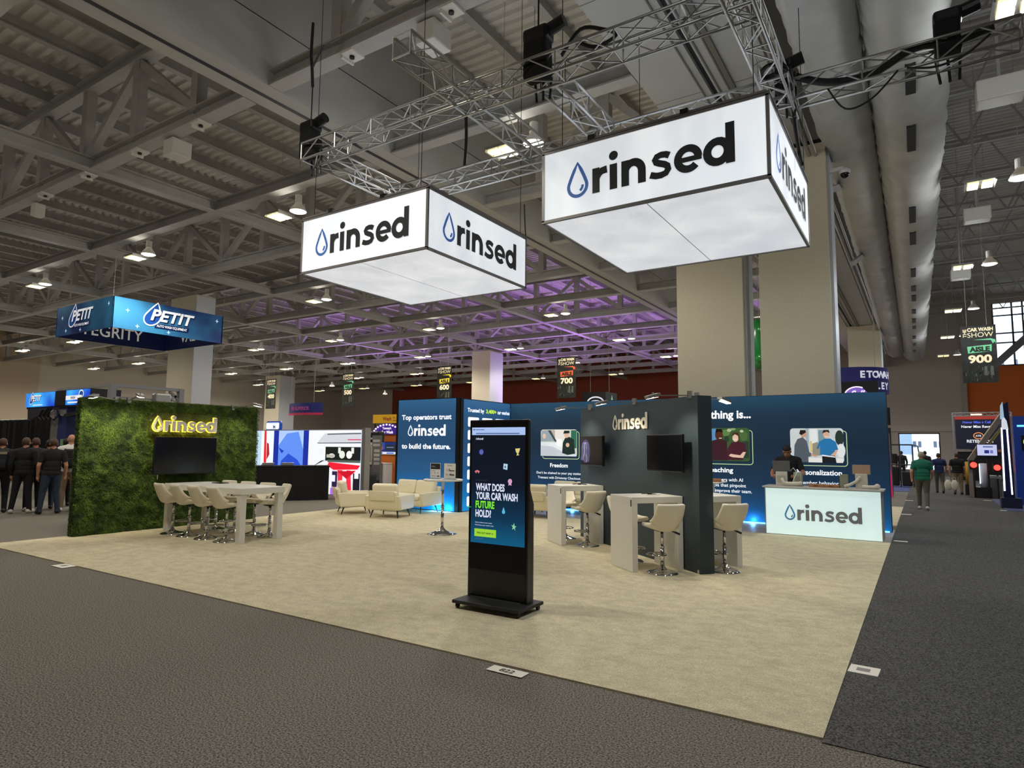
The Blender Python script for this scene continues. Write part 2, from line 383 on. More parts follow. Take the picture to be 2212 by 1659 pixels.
def ibeam(mb, a, b, w, h):
    a, b = V(a), V(b); d = b-a; z = V((0, 0, 1)); y = d.cross(z).normalized()
    mb.bar(a+z*(h-.02), b+z*(h-.02), w, .04).bar(a+z*.02, b+z*.02, w, .04).bar(a+z*h/2, b+z*h/2, .05, h-.06)
def roof_truss(axis, c, t0, t1, label, zt=11.55, zb=9.1, step=2.75, off=0., wide=.34, web=True):
    P = (lambda t, z: (t, c, z)) if axis == 'x' else (lambda t, z: (c, t, z))
    t = thing('roof_truss', label, 'truss', P((t0+t1)/2, zb), 0, 'steel roof trusses')
    inv = V(t.location); Q = lambda t_, z: V(P(t_, z))-inv
    mb = MB(); ibeam(mb, Q(t0, zb), Q(t1, zb), wide, .36); mb.build('bottom_chord', m_steel, t)
    if not web:
        return t
    mb = MB(); ibeam(mb, Q(t0, zt), Q(t1, zt), wide, .36); mb.build('top_chord', m_steel, t)
    mb = MB(); n = int((t1-t0)//step); k = 0
    a = t1-off
    while a > t0+.3:
        mb.bar(Q(a, zb+.3), Q(a, zt+.1), .26, .26)
        if a-step > t0: mb.bar(Q(a, zb+.35) if k % 2 == 0 else Q(a, zt), Q(a-step, zt) if k % 2 == 0 else Q(a-step, zb+.35), .2, .2)
        a -= step; k += 1
    mb.build('web_members', m_steel, t); return t
YS = [-.4, 3.8, 7.45, 11.6, 15.8, 20.0, 24.3, 28.8, 33.3, 37.8, 42.3, 46.8, 51.4, 56.5]
nth = ['nearest', 'second', 'third', 'fourth', 'fifth', 'sixth', 'seventh', 'eighth', 'ninth', 'tenth', 'eleventh', 'twelfth', 'thirteenth', 'last']
for i, y in enumerate(YS):
    roof_truss('x', y, -71.9, -11.45, 'white steel roof truss left of the bulkhead, %s in depth of the cross trusses' % nth[i], off=2.0, web=i % 2 == 1)
    if 0 < i < 9: roof_truss('x', y, -10.58, -4.04, 'short white steel roof truss above the hanging signs between bulkhead and soffit, %s in depth' % nth[i-1], off=.4, step=2.1, web=i % 2 == 1)
for i, x in enumerate((-18.4, -26.6, -34.8, -43, -51.2, -59.4)):
    roof_truss('y', x, -8, 61.5, 'white steel roof truss running away from the viewer, %s one left of the bulkhead' % ('first', 'second', 'third', 'fourth', 'fifth', 'sixth')[i], zt=11.5, zb=9.085, wide=.3, web=False)
for i, y in enumerate([2+4.2*k for k in range(14)]):
    t = thing('bar_joist', 'grey open-web roof joist over the right-hand aisle, %s in depth' % nth[i], 'joist', (6.2, y, 12.6), 0, 'open-web joists over the aisle')
    MB().bar((-7.8, 0, 0), (7.8, 0, 0), .14, .1).build('bottom_chord', m_steel, t); MB().bar((-7.8, 0, 1.9), (7.8, 0, 1.9), .14, .1).build('top_chord', m_steel, t)
    mb = MB()
    for k in range(8):
        a = -7.8+1.95*k; mb.bar((a, 0, 0), (a+.97, 0, 1.9), .06, .06).bar((a+.97, 0, 1.9), (a+1.95, 0, 0), .06, .06)
    mb.build('web_members', m_steel, t)
for i, (x, y0, y1, z0, z1) in enumerate(((-1.2, 13.3, 21, 8.2, 11.5), (-1.2, 20, 29, 8.0, 11.5))):
    o = MB().bar((x, y0, z0), (x+.9, y1, z1), .12, .16).build('brace', m_steel); tag(o, ['grey diagonal steel brace under the smaller duct beside the tall partition stack', 'grey diagonal steel brace further along the smaller duct beyond the first'][i], 'brace')

m_br = mat('bracket_white', 'd9d5cc', .5)
for i, (x, y) in enumerate(((-13.3, 3.8), (-16.0, 3.8), (-18.7, 3.8), (-21.4, 3.8), (-5.9, 3.8), (-8.3, 3.8))):
    t = thing('beam_clamp', ['white clamp under the nearest long truss, first left of the bulkhead', 'white clamp under the nearest long truss, second left of the bulkhead', 'white clamp under the nearest long truss, third left of the bulkhead', 'white clamp under the nearest long truss, fourth left of the bulkhead', 'white clamp under the short truss over the signs, right one', 'white clamp under the short truss over the signs, left one'][i], 'clamp', (x, y, 9.1), 0, 'white clamps under the roof trusses')
    MB().box(-.16, .16, -.17, .17, -.05, .0).box(-.14, -.1, -.15, .15, -.12, -.05).build('plate', m_br, t); MB().cyl((0, 0, -.09), (0, 0, -.05), .05, n=10).build('bolt', m_blackmetal, t)
# ducts
def duct(name, label, cx, cz, r, y0, y1, vents):
    t = thing(name, label, 'duct', (cx, y0, cz)); L = y1-y0; n = int(L/.28); N = 28; vs = []; fs = []
    rnd = random.Random(int(cx*100))
    for i in range(n+1):
        for k in range(N):
            a = 2*PI*k/N; rr = r*(1+.03*math.sin(i*2.1+3*math.sin(a*2+i*.3))+.026*rnd.uniform(-1, 1)+(.02 if i % 9 == 0 else 0))
            vs.append((rr*math.cos(a), L*i/n, rr*math.sin(a)))
    for i in range(n): fs += [(i*N+k, i*N+(k+1) % N, (i+1)*N+(k+1) % N, (i+1)*N+k) for k in range(N)]
    MB().add(vs, fs).build('sleeve', mat('duct_fabric', 'c2c2be', .95, noise=.07, nscale=2), t, True)
    MB().cyl((0, L, 0), (0, L+.06, 0), r*1.02, n=28).build('end_cap', m_steel, t)
    for y in vents: MB().box(-.085, .085, y[0], y[0]+y[1], -r-.035, -r+.08).build('air_vent', mat('vent_black', '191b1c', .5), t)
    return t
duct('air_duct', 'large pale fabric air duct with a line of dark vents above the aisle', .77, 9.25, .70, -4, 54, [(y+4, l) for y, l in ((5.5, .9), (8.7, 1.1), (11.3, 1.3), (16.7, 1.4), (19.2, 1.35), (24, 1.3), (27, 1), (29, 1.2), (32.4, 1), (35, 1.2), (37.2, 1), (41, 1), (44, 1.2), (47.5, 1.2))]).rotation_euler = (0, 0, .008)
duct('air_duct', 'smaller pale fabric air duct running between soffit and the large vented duct', -.56, 9.25, .57, -4, 52, []).rotation_euler = (0, 0, .006)
for i, (x, z, r) in enumerate(((-1.45, 8.75, .05), (-1.3, 8.7, .035), (.18, 8.9, .04))):
    o = MB().cyl((x, -4, z), (x, 50, z), r, n=8).build('pipe', m_alu); tag(o, ['thicker bright metal pipe along the soffit edge by the smaller duct', 'thin bright metal pipe next to the thicker pipe along the soffit', 'thin pipe hanging between the two air ducts'][i], 'pipe')

# columns and stored partition panels
m_conc = mat('concrete', 'b9bab5', .8, noise=.08, nscale=2.5)
t = thing('partition_panel', 'tall beige partition panel on a concrete column, left one behind the blue wall', 'partition', (-3.9, 12.1, 0))
MB().box(-.86, .82, 0, .16, 0, 9.1).build('panel', m_beige, t); MB().box(-.8, .84, .17, 1.1, 0, 9.1).build('concrete_pier', m_conc, t)
t = thing('partition_stack', 'tall stack of beige partition panels with pale metal edges, right one behind the blue wall', 'partition', (-1.9, 12.1, 0))
MB().box(-.78, .80, 0, .2, 0, 9.1).build('panel', m_beige, t)
for k in range(4): MB().box(-.78, .86, .21+.17*k, .37+.17*k, 0, 9.1).build('panel_edge', mat('pale_metal_edge', 'c9cdd2', .4, .3), t)
MB().box(-.8, .9, -.02, .92, 9.0, 9.09).build('top_track', m_blackmetal, t)
for (x0, x1, y0, y1, lab) in ((-32.0, -29.7, 13.6, 14.6, 'wide pale column behind the blue ring banner at left'), (-60.2, -57.8, 40, 42, 'distant pale column behind the aisle 400 sign'),
                              (-29.2, -27.5, 36.2, 38, 'distant pale column between the aisle 600 and aisle 700 signs'), (-3, -1.3, 38.9, 40.6, 'pale column with a bright edge behind the round navy banner at right')):
    t = thing('column', lab, 'column', ((x0+x1)/2, (y0+y1)/2, 0)); a, b = (x1-x0)/2, (y1-y0)/2
    MB().box(-a, a, -b, b, 0, 9.08).build('shaft', m_beige, t); MB().box(a, a+.04, -b, b, 0, 9.0).build('corner_strip', mat('pale_metal_edge', 'c9cdd2', .4, .3), t)

# ---------------------------------------------------------------- high bay lights
m_hot = mat('lamp_glow', 'fff6d8', .5, emit=1.45, ecol='fff0a4'); m_hotw = mat('dome_glow', 'ffffff', .5, emit=3, ecol='fff6e2'); m_hotr = mat('dome_glow_warm', 'ffe9dc', .5, emit=8, ecol='ffd9c2')
def make_square():
    t = thing('square_high_bay', 'x', 'ceiling light', (0, 0, 0))
    MB().box(-.33, .33, -.29, .29, .03, .1).box(-.33, -.3, -.29, .29, -.01, .03).box(.3, .33, -.29, .29, -.01, .03).build('housing', m_alu, t)
    for sx in (-1, 1):
        for sy in (-1, 1): MB().box(sx*.155-.115, sx*.155+.115, sy*.14-.1, sy*.14+.1, -.012, .028).build('lamp_panel', m_hot, t)
    MB().cyl((0, 0, .1), (0, 0, 3.35), .007, n=6).build('stem', m_steel, t); return kids(t)
def make_dome():
    t = thing('dome_high_bay', 'x', 'ceiling light', (0, 0, 0))
    MB().lathe([(.25, 0), (.2, .1), (.12, .2), (.09, .26)], 18).build('reflector', mat('dome_shell', 'a8a69e', .35, trans=.2), t, True)
    MB().lathe([(.02, -.035), (.17, -.03), (.235, .0), (.235, .012)], 18).build('lens', m_hotw, t, True)
    MB().cyl((0, 0, .26), (0, 0, .5), .1, n=12).build('ballast', mat('ballast_white', 'd6d4cc', .5), t); MB().cyl((0, 0, .5), (0, 0, 3.33), .007, n=6).build('stem', m_steel, t); return kids(t)
sq0, dm0 = make_square(), make_dome()
def far_light(name, mb, mats, z):
    o = mb.build(name, mats); MB().cyl((0, 0, z), (0, 0, 3.34), .008, n=5).build('stem', m_steel, o); return kids(o)
mb = MB().box(-.35, .35, -.31, .31, .02, .08, 1)
for sx in (-1, 1):
    for sy in (-1, 1): mb.box(sx*.175-.15, sx*.175+.15, sy*.155-.12, sy*.155+.12, -.02, .02, 0)
far_sq = far_light('square_high_bay', mb, [m_hot, m_alu], .08)
far_dm = far_light('dome_high_bay', MB().lathe([(.02, -.03), (.23, 0), (.23, .015)], 10).lathe([(.24, .015), (.2, .1), (.1, .22), (.09, .4)], 10, mi=1), [m_hotw, mat('dome_shell', 'a8a69e')], .4)
rows = [-.6, 7.72, 16.05, 24.6, 33.5, 42.3, 51.4]; colsx = [2.1, -7.43, -15.55, -23.85, -32.3, -40.6, -48.6, -57, -65]
rn = ['row above the viewer', 'nearest row', 'second row', 'third row', 'fourth row', 'fifth row', 'farthest row']
cn = ['over the aisle', 'first left of the aisle', 'second left of the aisle', 'third left of the aisle', 'fourth left of the aisle', 'fifth left of the aisle', 'sixth left of the aisle', 'seventh left of the aisle', 'eighth left of the aisle']
used = set()
def place_light(kind, x, y, z, lab, near):
    if near:
        src = sq0 if kind == 'square' else dm0
        if kind in used: o = dup(src, (x, y, z), 0, lab)
        else: o = src; o.location = (x, y, z); o['label'] = lab; used.add(kind)
    else:
        src = far_sq if kind == 'square' else far_dm
        if kind+'f' in used: o = dup(src, (x, y, z), 0, lab)
        else: o = src; used.add(kind+'f')
        o.location = (x, y, z); tag(o, lab, 'ceiling light')
    if x > -1:
        for ch in o.children:
            if ch.name.startswith('stem'): ch.scale.z = 6.28/3.35
    o['group'] = 'high bay lights in rows under the roof'; return o
for ri, y in enumerate(rows):
    for ci, x in enumerate(colsx):
        if (ri == 0 and ci > 5) or (ri == 1 and ci > 6): continue
        if (ri, ci) in ((5, 7), (2, 4)): continue                    # columns stand there
        near = ri in (1, 2, 3) and ci < 6
        z = 8.5; yy = y+(-.35 if ri == 2 and ci == 0 else 0)
        s = place_light('square', x, yy, z, 'four-lamp square high bay light in the %s, %s' % (rn[ri], cn[ci]), near)
        d = place_light('dome', x+.83, yy+.02, z+.02, 'round dome high bay light in the %s, %s' % (rn[ri], cn[ci]), near)
        if ri < 6:
            k = LAMP_W*(1 if ri < 4 else 1.6); cl = LAMP_COOL if ci == 0 else LAMP_COL
            point(d, (-.4, 0, -.35), k*LAMP_UP*(1.5 if ci == 0 else 1)*(.8 if ri > 3 else 1), cl, .25); spot(d, (-.4, 0, -.3), (-.4, 0, -8), k*LAMP_DOWN*(.7 if ci == 0 else 1), cl, 174 if ri > 3 or ci > 5 else 150, .25, .5)
# stray single domes seen under the far left of the roof
for i, (x, y) in enumerate(((-45, 36), (-38.5, 44), (-47, 45))):
    place_light('dome', x, y, 7.0, ['single round light glowing left of the aisle 400 sign', 'single round light glowing by the aisle 500 sign', 'single round light glowing between the 400 and 500 aisle signs'][i], False)
# purple wash thrown up at the roof by a booth's stage lights
for i, (x, y) in enumerate(((-18, 33), (-26, 40), (-36, 33), (-13, 45))):
    t = thing('stage_uplight', ['purple stage uplight far behind the blue wall', 'second purple stage uplight behind the first one', 'third purple stage uplight to the left', 'fourth purple stage uplight to the right'][i], 'stage light', (x, y, 2.6))
    MB().lathe([(.2, -.3), (.22, -.1), (.16, 0)], 12).build('lamp_head', m_blackmetal, t); MB().cyl((0, 0, -2.6), (0, 0, -.3), .05, n=8).build('pole', m_blackmetal, t); MB().cyl((0, 0, -2.6), (0, 0, -2.57), .4, n=16).build('base', m_blackmetal, t)
    spot(t, (0, 0, .1), (0, 0, 10), 3600, (.52, .22, 1.0), 125, .15, 1)

# loudspeaker boxes on the roof steel
for i, (x, y, z, sx, sy, sz, lab) in enumerate(((-14.6, 4.0, 8.85, .42, .5, .42, 'white box speaker under the roof truss at upper left'), (-6.45, 4.0, 8.88, .42, .5, .4, 'white box speaker under the truss above the left hanging sign'),
        (-22.4, 4.0, 8.85, .3, .3, .4, 'small white box speaker under the truss at the far left edge'), (2.2, 11.6, 9.0, .8, .5, .45, 'wide white box speaker nearest over the right aisle'), (2.3, 19.9, 9.0, .7, .5, .4, 'wide white box speaker second over the right aisle'),
        (2.2, 27.9, 9.0, .7, .5, .4, 'wide white box speaker farthest over the right aisle'), (-.85, 11.2, 9.0, .2, .25, .22, 'small white box speaker beside the smaller air duct'))):
    t = thing('box_speaker', lab, 'speaker', (x, y, z)); MB().rbox(-sx/2, sx/2, -sy/2, sy/2, -sz/2, sz/2, .03).build('cabinet', mat('speaker_white', 'd9d6cd', .5), t)
    MB().box(-.03, .03, -.06, -.01, sz/2, sz/2+(.3 if x < -5 else 3.6)).build('bracket', m_steel, t)
t = thing('security_camera', 'white dome security camera beside the top of the partition stack', 'camera', (-.75, 12.4, 8.3))
MB().rbox(-.45, 0, -.06, .06, .0, .1, .02).build('arm', mat('camera_white', 'dadada', .4), t); MB().ball((.02, 0, -.02), (.13, .13, .09)).build('housing', mat('camera_white', 'dadada', .4), t, True); MB().ball((.02, 0, -.09), (.1, .1, .1)).build('dome', mat('black_dome', '0b0b0c', .1), t, True)

# ================================================================ exhibition box trusses and hoists
def box_truss(label, a, b, w=.29):
    a, b = V(a), V(b); L = (b-a).length; d = (b-a).normalized(); s = V((-d.y, d.x, 0)); up = V((0, 0, 1))
    t = thing('box_truss', label, 'truss', a, 0, 'aluminium box trusses of the hanging rig')
    h = w/2; cs = [s*h+up*h, s*h-up*h, -s*h-up*h, -s*h+up*h]
    for c in cs: MB().cyl(c, d*L+c, .021, n=8).build('chord', m_alu, t, True)
    mb = MB(); n = max(2, round(L/.42)); st = L/n
    for i in range(n+1):
        p = d*(i*st)
        if i % 2 == 0:
            for k in range(4): mb.cyl(p+cs[k], p+cs[(k+1) % 4], .011, n=6)
        if i < n:
            q = d*((i+1)*st)
            for k in range(4): mb.cyl((p if i % 2 == 0 else q)+cs[k], (q if i % 2 == 0 else p)+cs[(k+1) % 4], .010, n=6)
    mb.build('lacing', m_alu, t); return t
ZT = 6.6
box_truss('aluminium box truss running left to right in front of both hanging signs', (-8.1, 2.72, ZT), (-.75, 2.72, ZT))
box_truss('aluminium box truss running left to right above the backs of the signs', (-8.1, 4.85, ZT-.02), (-.75, 4.85, ZT-.02))
box_truss('aluminium box truss running away at the far left end of the rig', (-7.95, 2.9, ZT), (-7.95, 4.68, ZT))
box_truss('aluminium box truss whose near end juts out towards the viewer, between the two signs', (-4.7, 1.35, ZT+.04), (-4.7, 4.68, ZT+.04))
box_truss('aluminium box truss running away just right of the tall black hoist, behind the right sign', (-3.45, 2.9, ZT), (-3.45, 4.68, ZT))
box_truss('aluminium box truss running away at the right corner of the right sign', (-.9, .9, ZT-.04), (-.9, 5.4, ZT-.04))
box_truss('aluminium box truss reaching out to the right across the air ducts', (-.72, 5.02, ZT), (1.75, 5.02, ZT))
def hoist(label, x, y, big=1.0, chain=True):
    t = thing('chain_hoist', label, 'hoist', (x, y, ZT+.15), 0, 'black chain hoists on the rig')
    MB().rbox(-.17*big, .17*big, -.12, .12, .26*big, .44*big, .04).cyl((.1*big, 0, .38*big), (.36*big, 0, .44*big), .085, n=12).build('motor', m_blackmetal, t)
    mb = MB(); mb.rbox(-.17*big, .15*big, -.11, .11, -.2*big, .3*big, .04); mb.build('chain_bag', mat('black_canvas', '0f0f10', .9), t)
    mb = MB()
    for k in range(3): mb.tube([(-.12+.12*k, .12, .2), (-.14+.13*k, .16, -.1), (-.1+.1*k, .14, -.45)], .018, 6)
    mb.build('sling', m_dark, t)
    if chain:
        MB().cyl((0, 0, .4*big), (0, 0, 1.1), .012, n=6).build('chain', m_blackmetal, t)
        MB().tube([(0, 0, 1.1), (-.04, 0, 1.5), (-.14, .05, 1.75), (-.12, .05, 2.35)], .028, 6).tube([(-.03, 0, 1.45), (.1, 0, 1.62), (.22, .02, 1.8)], .02, 6).build('bridle', m_dark, t)
hoist('black chain hoist at the left front corner of the rig, with its forked bridle above', -8.1, 2.75, 1.0)
hoist('largest black chain hoist standing up above the gap between the signs', -3.55, 2.75, 1.1)
hoist('black chain hoist over the right end of the rig by the air duct', 1.05, 5.05, .9, False)
hoist('black chain hoist at the corner where the right truss meets the sign', -.85, 4.95, .7, False)
m_cable = mat('black_cable', '0c0c0d', .6)
def smooth_path(P, k=5):
    P = [V(p) for p in P]; out = []
    for i in range(len(P)-1):
        a, b, c, d = P[max(i-1, 0)], P[i], P[i+1], P[min(i+2, len(P)-1)]
        for j in range(k):
            t = j/k; out.append(.5*((2*b)+(c-a)*t+(2*a-5*b+4*c-d)*t*t+(3*b-a-3*c+d)*t**3))
    return out+[P[-1]]
def cable(label, pts, r=.016):
    pts = smooth_path(pts); return tag(MB().tube(pts, r, 6).build('cable', m_cable, None, True), label, 'cable', 'black cables draped over the rig')
cable('black cable bundle lying along the truss across the air ducts', [(-.7, 4.95, 6.8), (-.3, 5.0, 6.62), (.2, 5.05, 6.6), (.7, 4.95, 6.74), (1.1, 5, 6.7), (1.5, 5.03, 6.78)], .05)
cable('black cable hanging in a loop below the truss across the air ducts', [(-.3, 4.85, 6.45), (-.1, 4.82, 6.1), (.2, 4.82, 6.15), (.5, 4.85, 6.45)], .012)
cable('thin black cable sagging below the right end of the truss', [(.6, 4.85, 6.45), (.9, 4.83, 6.36), (1.2, 4.83, 6.42), (1.45, 4.85, 6.6)], .014)
cable('coil of black cable at the right corner of the rig', [(-.9+.16*math.cos(a*.9)*(1+.1*math.sin(a)), 4.4+.13*math.sin(a*.9), 6.66+.03*math.sin(a*1.7)) for a in range(0, 24)], .022)
cable('black cable curling on the truss beside the largest hoist', [(-3.2, 2.75, 6.75), (-2.9, 2.7, 6.98), (-2.6, 2.75, 6.9), (-2.45, 2.8, 6.8), (-2.75, 2.85, 6.78), (-2.95, 2.75, 6.85)], .025)
cable('black cable hanging down behind the right end of the left sign', [(-6.1, 6.55, 6.6), (-6.12, 6.6, 6.3), (-6.08, 6.58, 5.9)], .012)
cable('black strap hanging above the right corner of the left sign', [(-6.35, 4.85, 7.9), (-6.33, 4.85, 7.3), (-6.36, 4.85, 6.8)], .03)
cable('black cable hanging down the rig corner behind the right sign', [(-.8, 5.3, 6.7), (-.78, 5.35, 6.2), (-.72, 5.4, 5.7)], .03)
# ================================================================ hanging light-box signs
def fabric(name, c1, c2, k, sc, stretch):
    m = mat(name, c1, .7, emit=k, noise=.04, nscale=sc, stretch=stretch, col2=c2); return m
m_boxside = fabric('lightbox_fabric', 'dfe6ee', 'f4f8fc', BOX_E, 2.2, (1, 1, .25)); m_boxbot = fabric('lightbox_fabric_below', 'd5dae4', 'eef1f8', BOX_E, 1.3, (1, 1, 1))
m_frame = mat('sign_frame', '7d7a78', .4, .4); m_logoblk = mat('logo_black', '23282a', .5); m_logoblu = mat('logo_blue', '3f6db5', .5, emit=.25)
def hanging_sign(x1, y0, label):
    x0, y1, z0, z1 = x1-3.051, y0+3.045, 4.845, 5.856
    t = thing('hanging_sign', label, 'sign', ((x0+x1)/2, (y0+y1)/2, z0), 0, 'hanging light-box signs'); hw, hd, h = (x1-x0)/2, (y1-y0)/2, z1-z0
    e = .02
    mb = MB()
    for sx in (-1, 1):
        for sy in (-1, 1): mb.box(sx*hw-e, sx*hw+e, sy*hd-e, sy*hd+e, 0, h)
    for z in (0, h):
        mb.box(-hw-e, hw+e, -hd-e, -hd+e, z-e, z+e).box(-hw-e, hw+e, hd-e, hd+e, z-e, z+e).box(-hw-e, -hw+e, -hd, hd, z-e, z+e).box(hw-e, hw+e, -hd, hd, z-e, z+e)
    mb.box(-hw, hw, -hd-.03, -hd+.03, h+.02, h+.05).box(hw-.03, hw+.03, -hd, hd, h+.02, h+.05)
    mb.build('frame', m_frame, t)
    for fr, wd in ((frame((-hw, -hd-.01, 0), (1,0,0)), 2*hw), (frame((hw+.01, -hd, 0), (0,1,0)), 2*hd), (frame((hw, hd+.01, 0), (-1,0,0)), 2*hw), (frame((-hw-.01, hd, 0), (0,-1,0)), 2*hd)):
        p = MB().poly(R(.02, .02, wd-.02, h-.02), fr, 0).build('face_panel', m_boxside, t)
        mb = MB(); logo(mb, fr, .38, .262, .352, 0, 1, .006); mb.build('lettering', [m_logoblu, m_logoblk], p)
    fb = frame((-hw, hd, -.005), (1,0,0), (0,-1,0))
    p = MB().poly(R(.02, .02, 2*hw-.02, 2*hd-.02), fb, 0).build('bottom_panel', m_boxbot, t)
    MB().poly(R(hw-.006, .02, hw+.006, 2*hd-.02), fb, .003).build('seam', mat('seam_grey', '9da3ad', .6), p)
    mb = MB()
    for cx, cy in ((-hw+.3, -hd), (hw-.15, -hd), (hw, hd-.2), (-hw+.4, hd-.3)): mb.cyl((cx, cy, h), (cx, cy, 7.0), .006, n=5)
    mb.build('suspension_wires', m_blackmetal, t)
    mb = MB()
    for cx in (-hw*.5, hw*.35): mb.box(cx-.05, cx+.05, -hd-.04, -hd+.06, h+.03, h+.09)
    mb.build('clamps', m_blackmetal, t)
    return t
hanging_sign(-6.061, 3.489, 'white glowing square box sign with drop logo, the smaller-looking one hanging at left')
hanging_sign(-.816, 3.469, 'white glowing square box sign with drop logo, the larger-looking one hanging at right')

# ================================================================ grass wall
t = thing('grass_wall', 'free-standing wall covered with bright green artificial moss', 'wall', (-12.05, 2.965, 0))
GW, GH = 3.55, 2.45
MB().box(-.14, .06, -GW/2, GW/2, 0.013, GH).build('backing', mat('backing_black', '1c1f14', .8), t)
def moss():
    rnd = random.Random(3); vs = []; fs = []
    def blade(p, d, n, L, wd):
        d = V(d).normalized(); s = d.cross(V(n)).normalized()*wd/2; m = p+d*L*.55+V(n)*L*.18; e = p+d*L
        b = len(vs); vs.extend([tuple(p-s), tuple(p+s), tuple(m+s*.9), tuple(m-s*.9), tuple(e)]); fs.extend([(b, b+1, b+2, b+3), (b+3, b+2, b+4)])
    from mathutils import noise
    for i in range(72000):
        y, z = rnd.uniform(-GW/2-.03, GW/2+.03), rnd.uniform(0.01, GH+.02)
        nz = noise.noise((y*5, z*5, 0))+.6*noise.noise((y*11, z*11, 3)); x = .05+.045*max(0, .6+nz)
        p = V((x, y, z)); a = rnd.gauss(-PI/2, .75)
        blade(p, V((.75, math.cos(a)*.9, math.sin(a)*.9)), (1, 0, 0), rnd.uniform(.02, .052), rnd.uniform(.004, .009))
    for i in range(9000):
        z = rnd.uniform(0, GH); sgn = rnd.choice((-1, 1)); p = V((rnd.uniform(-.12, .06), sgn*GW/2, z)); blade(p, V((rnd.uniform(-.3, .3), sgn, rnd.gauss(-.5, .4))), (0, sgn, 0), rnd.uniform(.015, .035), .008)
    for i in range(3000):
        p = V((rnd.uniform(-.12, .08), rnd.uniform(-GW/2, GW/2), GH)); blade(p, V((rnd.uniform(-.4, .4), rnd.uniform(-.4, .4), 1)), (0, 1, 0), rnd.uniform(.012, .03), .008)
    return vs, fs
vs, fs = moss()
m_moss = mat('moss_green', '2e420b', .85, noise=.5, nscale=6, col2='5a741a')
f = MB().add(vs, fs).build('foliage', m_moss, t); f['kind'] = 'stuff'
N = 40; K = 28; from mathutils import noise as _n
g = [(.05+.045*max(0, .6+_n.noise((-GW/2+GW*i/N)*V((5, 0, 0))+V((0, 5*GH*j/K, 0)))), -GW/2+GW*i/N, GH*j/K) for j in range(K+1) for i in range(N+1)]
MB().add(g, [(j*(N+1)+i, j*(N+1)+i+1, (j+1)*(N+1)+i+1, (j+1)*(N+1)+i) for j in range(K) for i in range(N)]).build('moss_mat', mat('moss_under', '24360a', .9, noise=.3, nscale=12), t, True)
def arm_lamp(label, base, head, aim, watt=30, group='arm spotlights over the booth walls', ang=95):
    t = thing('arm_light', label, 'spotlight', base, 0, group); B = V(base); h = V(head)-B; d = V((h.x, h.y, 0)).normalized(); s = V((-d.y, d.x, 0))
    MB().bar((0, 0, -.06), h-d*.06, .022, .014).build('arm', m_alu, t)
    MB().box(-.03, .03, -.03, .03, -.1, -.0).build('clamp', m_alu, t)
    hd = MB().bar(h-d*.09+V((0, 0, .02)), h+d*.1-V((0, 0, .03)), .1, .035).build('lamp_head', m_alu, t)
    p = h+V((0, 0, -.026)); MB().add([p-d*.07-s*.042+V((0,0,.005)), p-d*.07+s*.042+V((0,0,.005)), p+d*.09+s*.042-V((0,0,.03)), p+d*.09-s*.042-V((0,0,.03))], [(0, 1, 2, 3)]).build('led_panel', mat('led_white', 'ffffff', .4, emit=9, ecol='fff4dc'), hd)
    MB().box(h.x-.01, h.x+.01, h.y-.01, h.y+.01, h.z-.03, h.z+.04).build('joint', m_alu, t)
    if watt: spot(t, h+V((0, 0, -.07)), V(aim)-B, watt, (1, .9, .7), ang, .04, .9)
    return t
arm_lamp('arm spotlight on the grass wall top at its left end', (-12.0, 1.75, 2.5), (-11.45, 1.12, 2.46), (-11.95, 1.5, 1.6), 45)
arm_lamp('arm spotlight on the grass wall top above the glowing logo', (-11.95, 1.95, 2.5), (-11.35, 1.85, 2.52), (-11.95, 2.0, 1.5), 60)
arm_lamp('arm spotlight on the grass wall top at its right end', (-11.98, 4.12, 2.48), (-11.35, 4.28, 2.49), (-11.95, 4.1, 1.4), 45)

# neon-look logo on a clear board
t = thing('neon_logo_sign', 'clear board with yellow-glowing drop logo on the grass wall above the television', 'sign', (-11.83, 2.29, 1.835))
fr = frame((0, 0, 0), (0, 1, 0))
MB().box(-.004, .004, 0, 1.47, -.01, .4).build('clear_board', mat('clear_acrylic', 'ffffff', .02, trans=1), t)
mb = MB(); logo(mb, fr, .07, .05, .2, 0, 0, -.03, .012, grow=.085); mb.build('glow_tubes', mat('yellow_neon', 'ffd21c', .4, emit=3.2, ecol='ffd23a'), t)
mb = MB(); logo(mb, fr, .07, .05, .2, 0, 0, .008, .025); mb.build('lettering', mat('letter_grey_white', 'dcd7cf', .4), t)
mb = MB()
for y in (.03, 1.44):
    for z in (.02, .37): mb.cyl((-.1, y, z), (.012, y, z), .012, n=10)
mb.build('standoffs', m_chrome, t)
for y in (.3, .75, 1.2): point(t, (-.05, y, .14), 2.2, (1, .72, .08), .05)

# television on the grass wall
m_screen = mat('dark_screen', '0a0c12', .12, spec=.6); m_bezel = mat('screen_bezel', '0e0f11', .35)
def tv(name, label, w_, h_, loc, rz, pic=None):
    t = thing(name, label, 'television', loc, rz)
    b = MB().rbox(-w_/2, w_/2, -.02, .03, 0, h_, .012).build('casing', m_bezel, t)
    s = MB().box(-w_/2+.012, w_/2-.012, -.024, -.019, .02, h_-.012).build('screen', m_screen, t)
    MB().box(-.16, .16, .03, .13, h_*.3, h_*.7).build('wall_mount', m_blackmetal, t)
    MB().rbox(-w_*.3, w_*.3, .03, .06, h_*.15, h_*.6, .01).build('rear_housing', m_bezel, t)
    return t
t = tv('television', 'dark switched-off television on the green grass wall', 1.27, .73, (-11.78, 3.02, 1.05), PI/2)
o = MB().tube([(-11.9, 2.55, 1.06), (-11.9, 2.55, .96)], .008, 5).build('cable', m_white); tag(o, 'short white cable hanging below the television on the grass wall', 'cable')

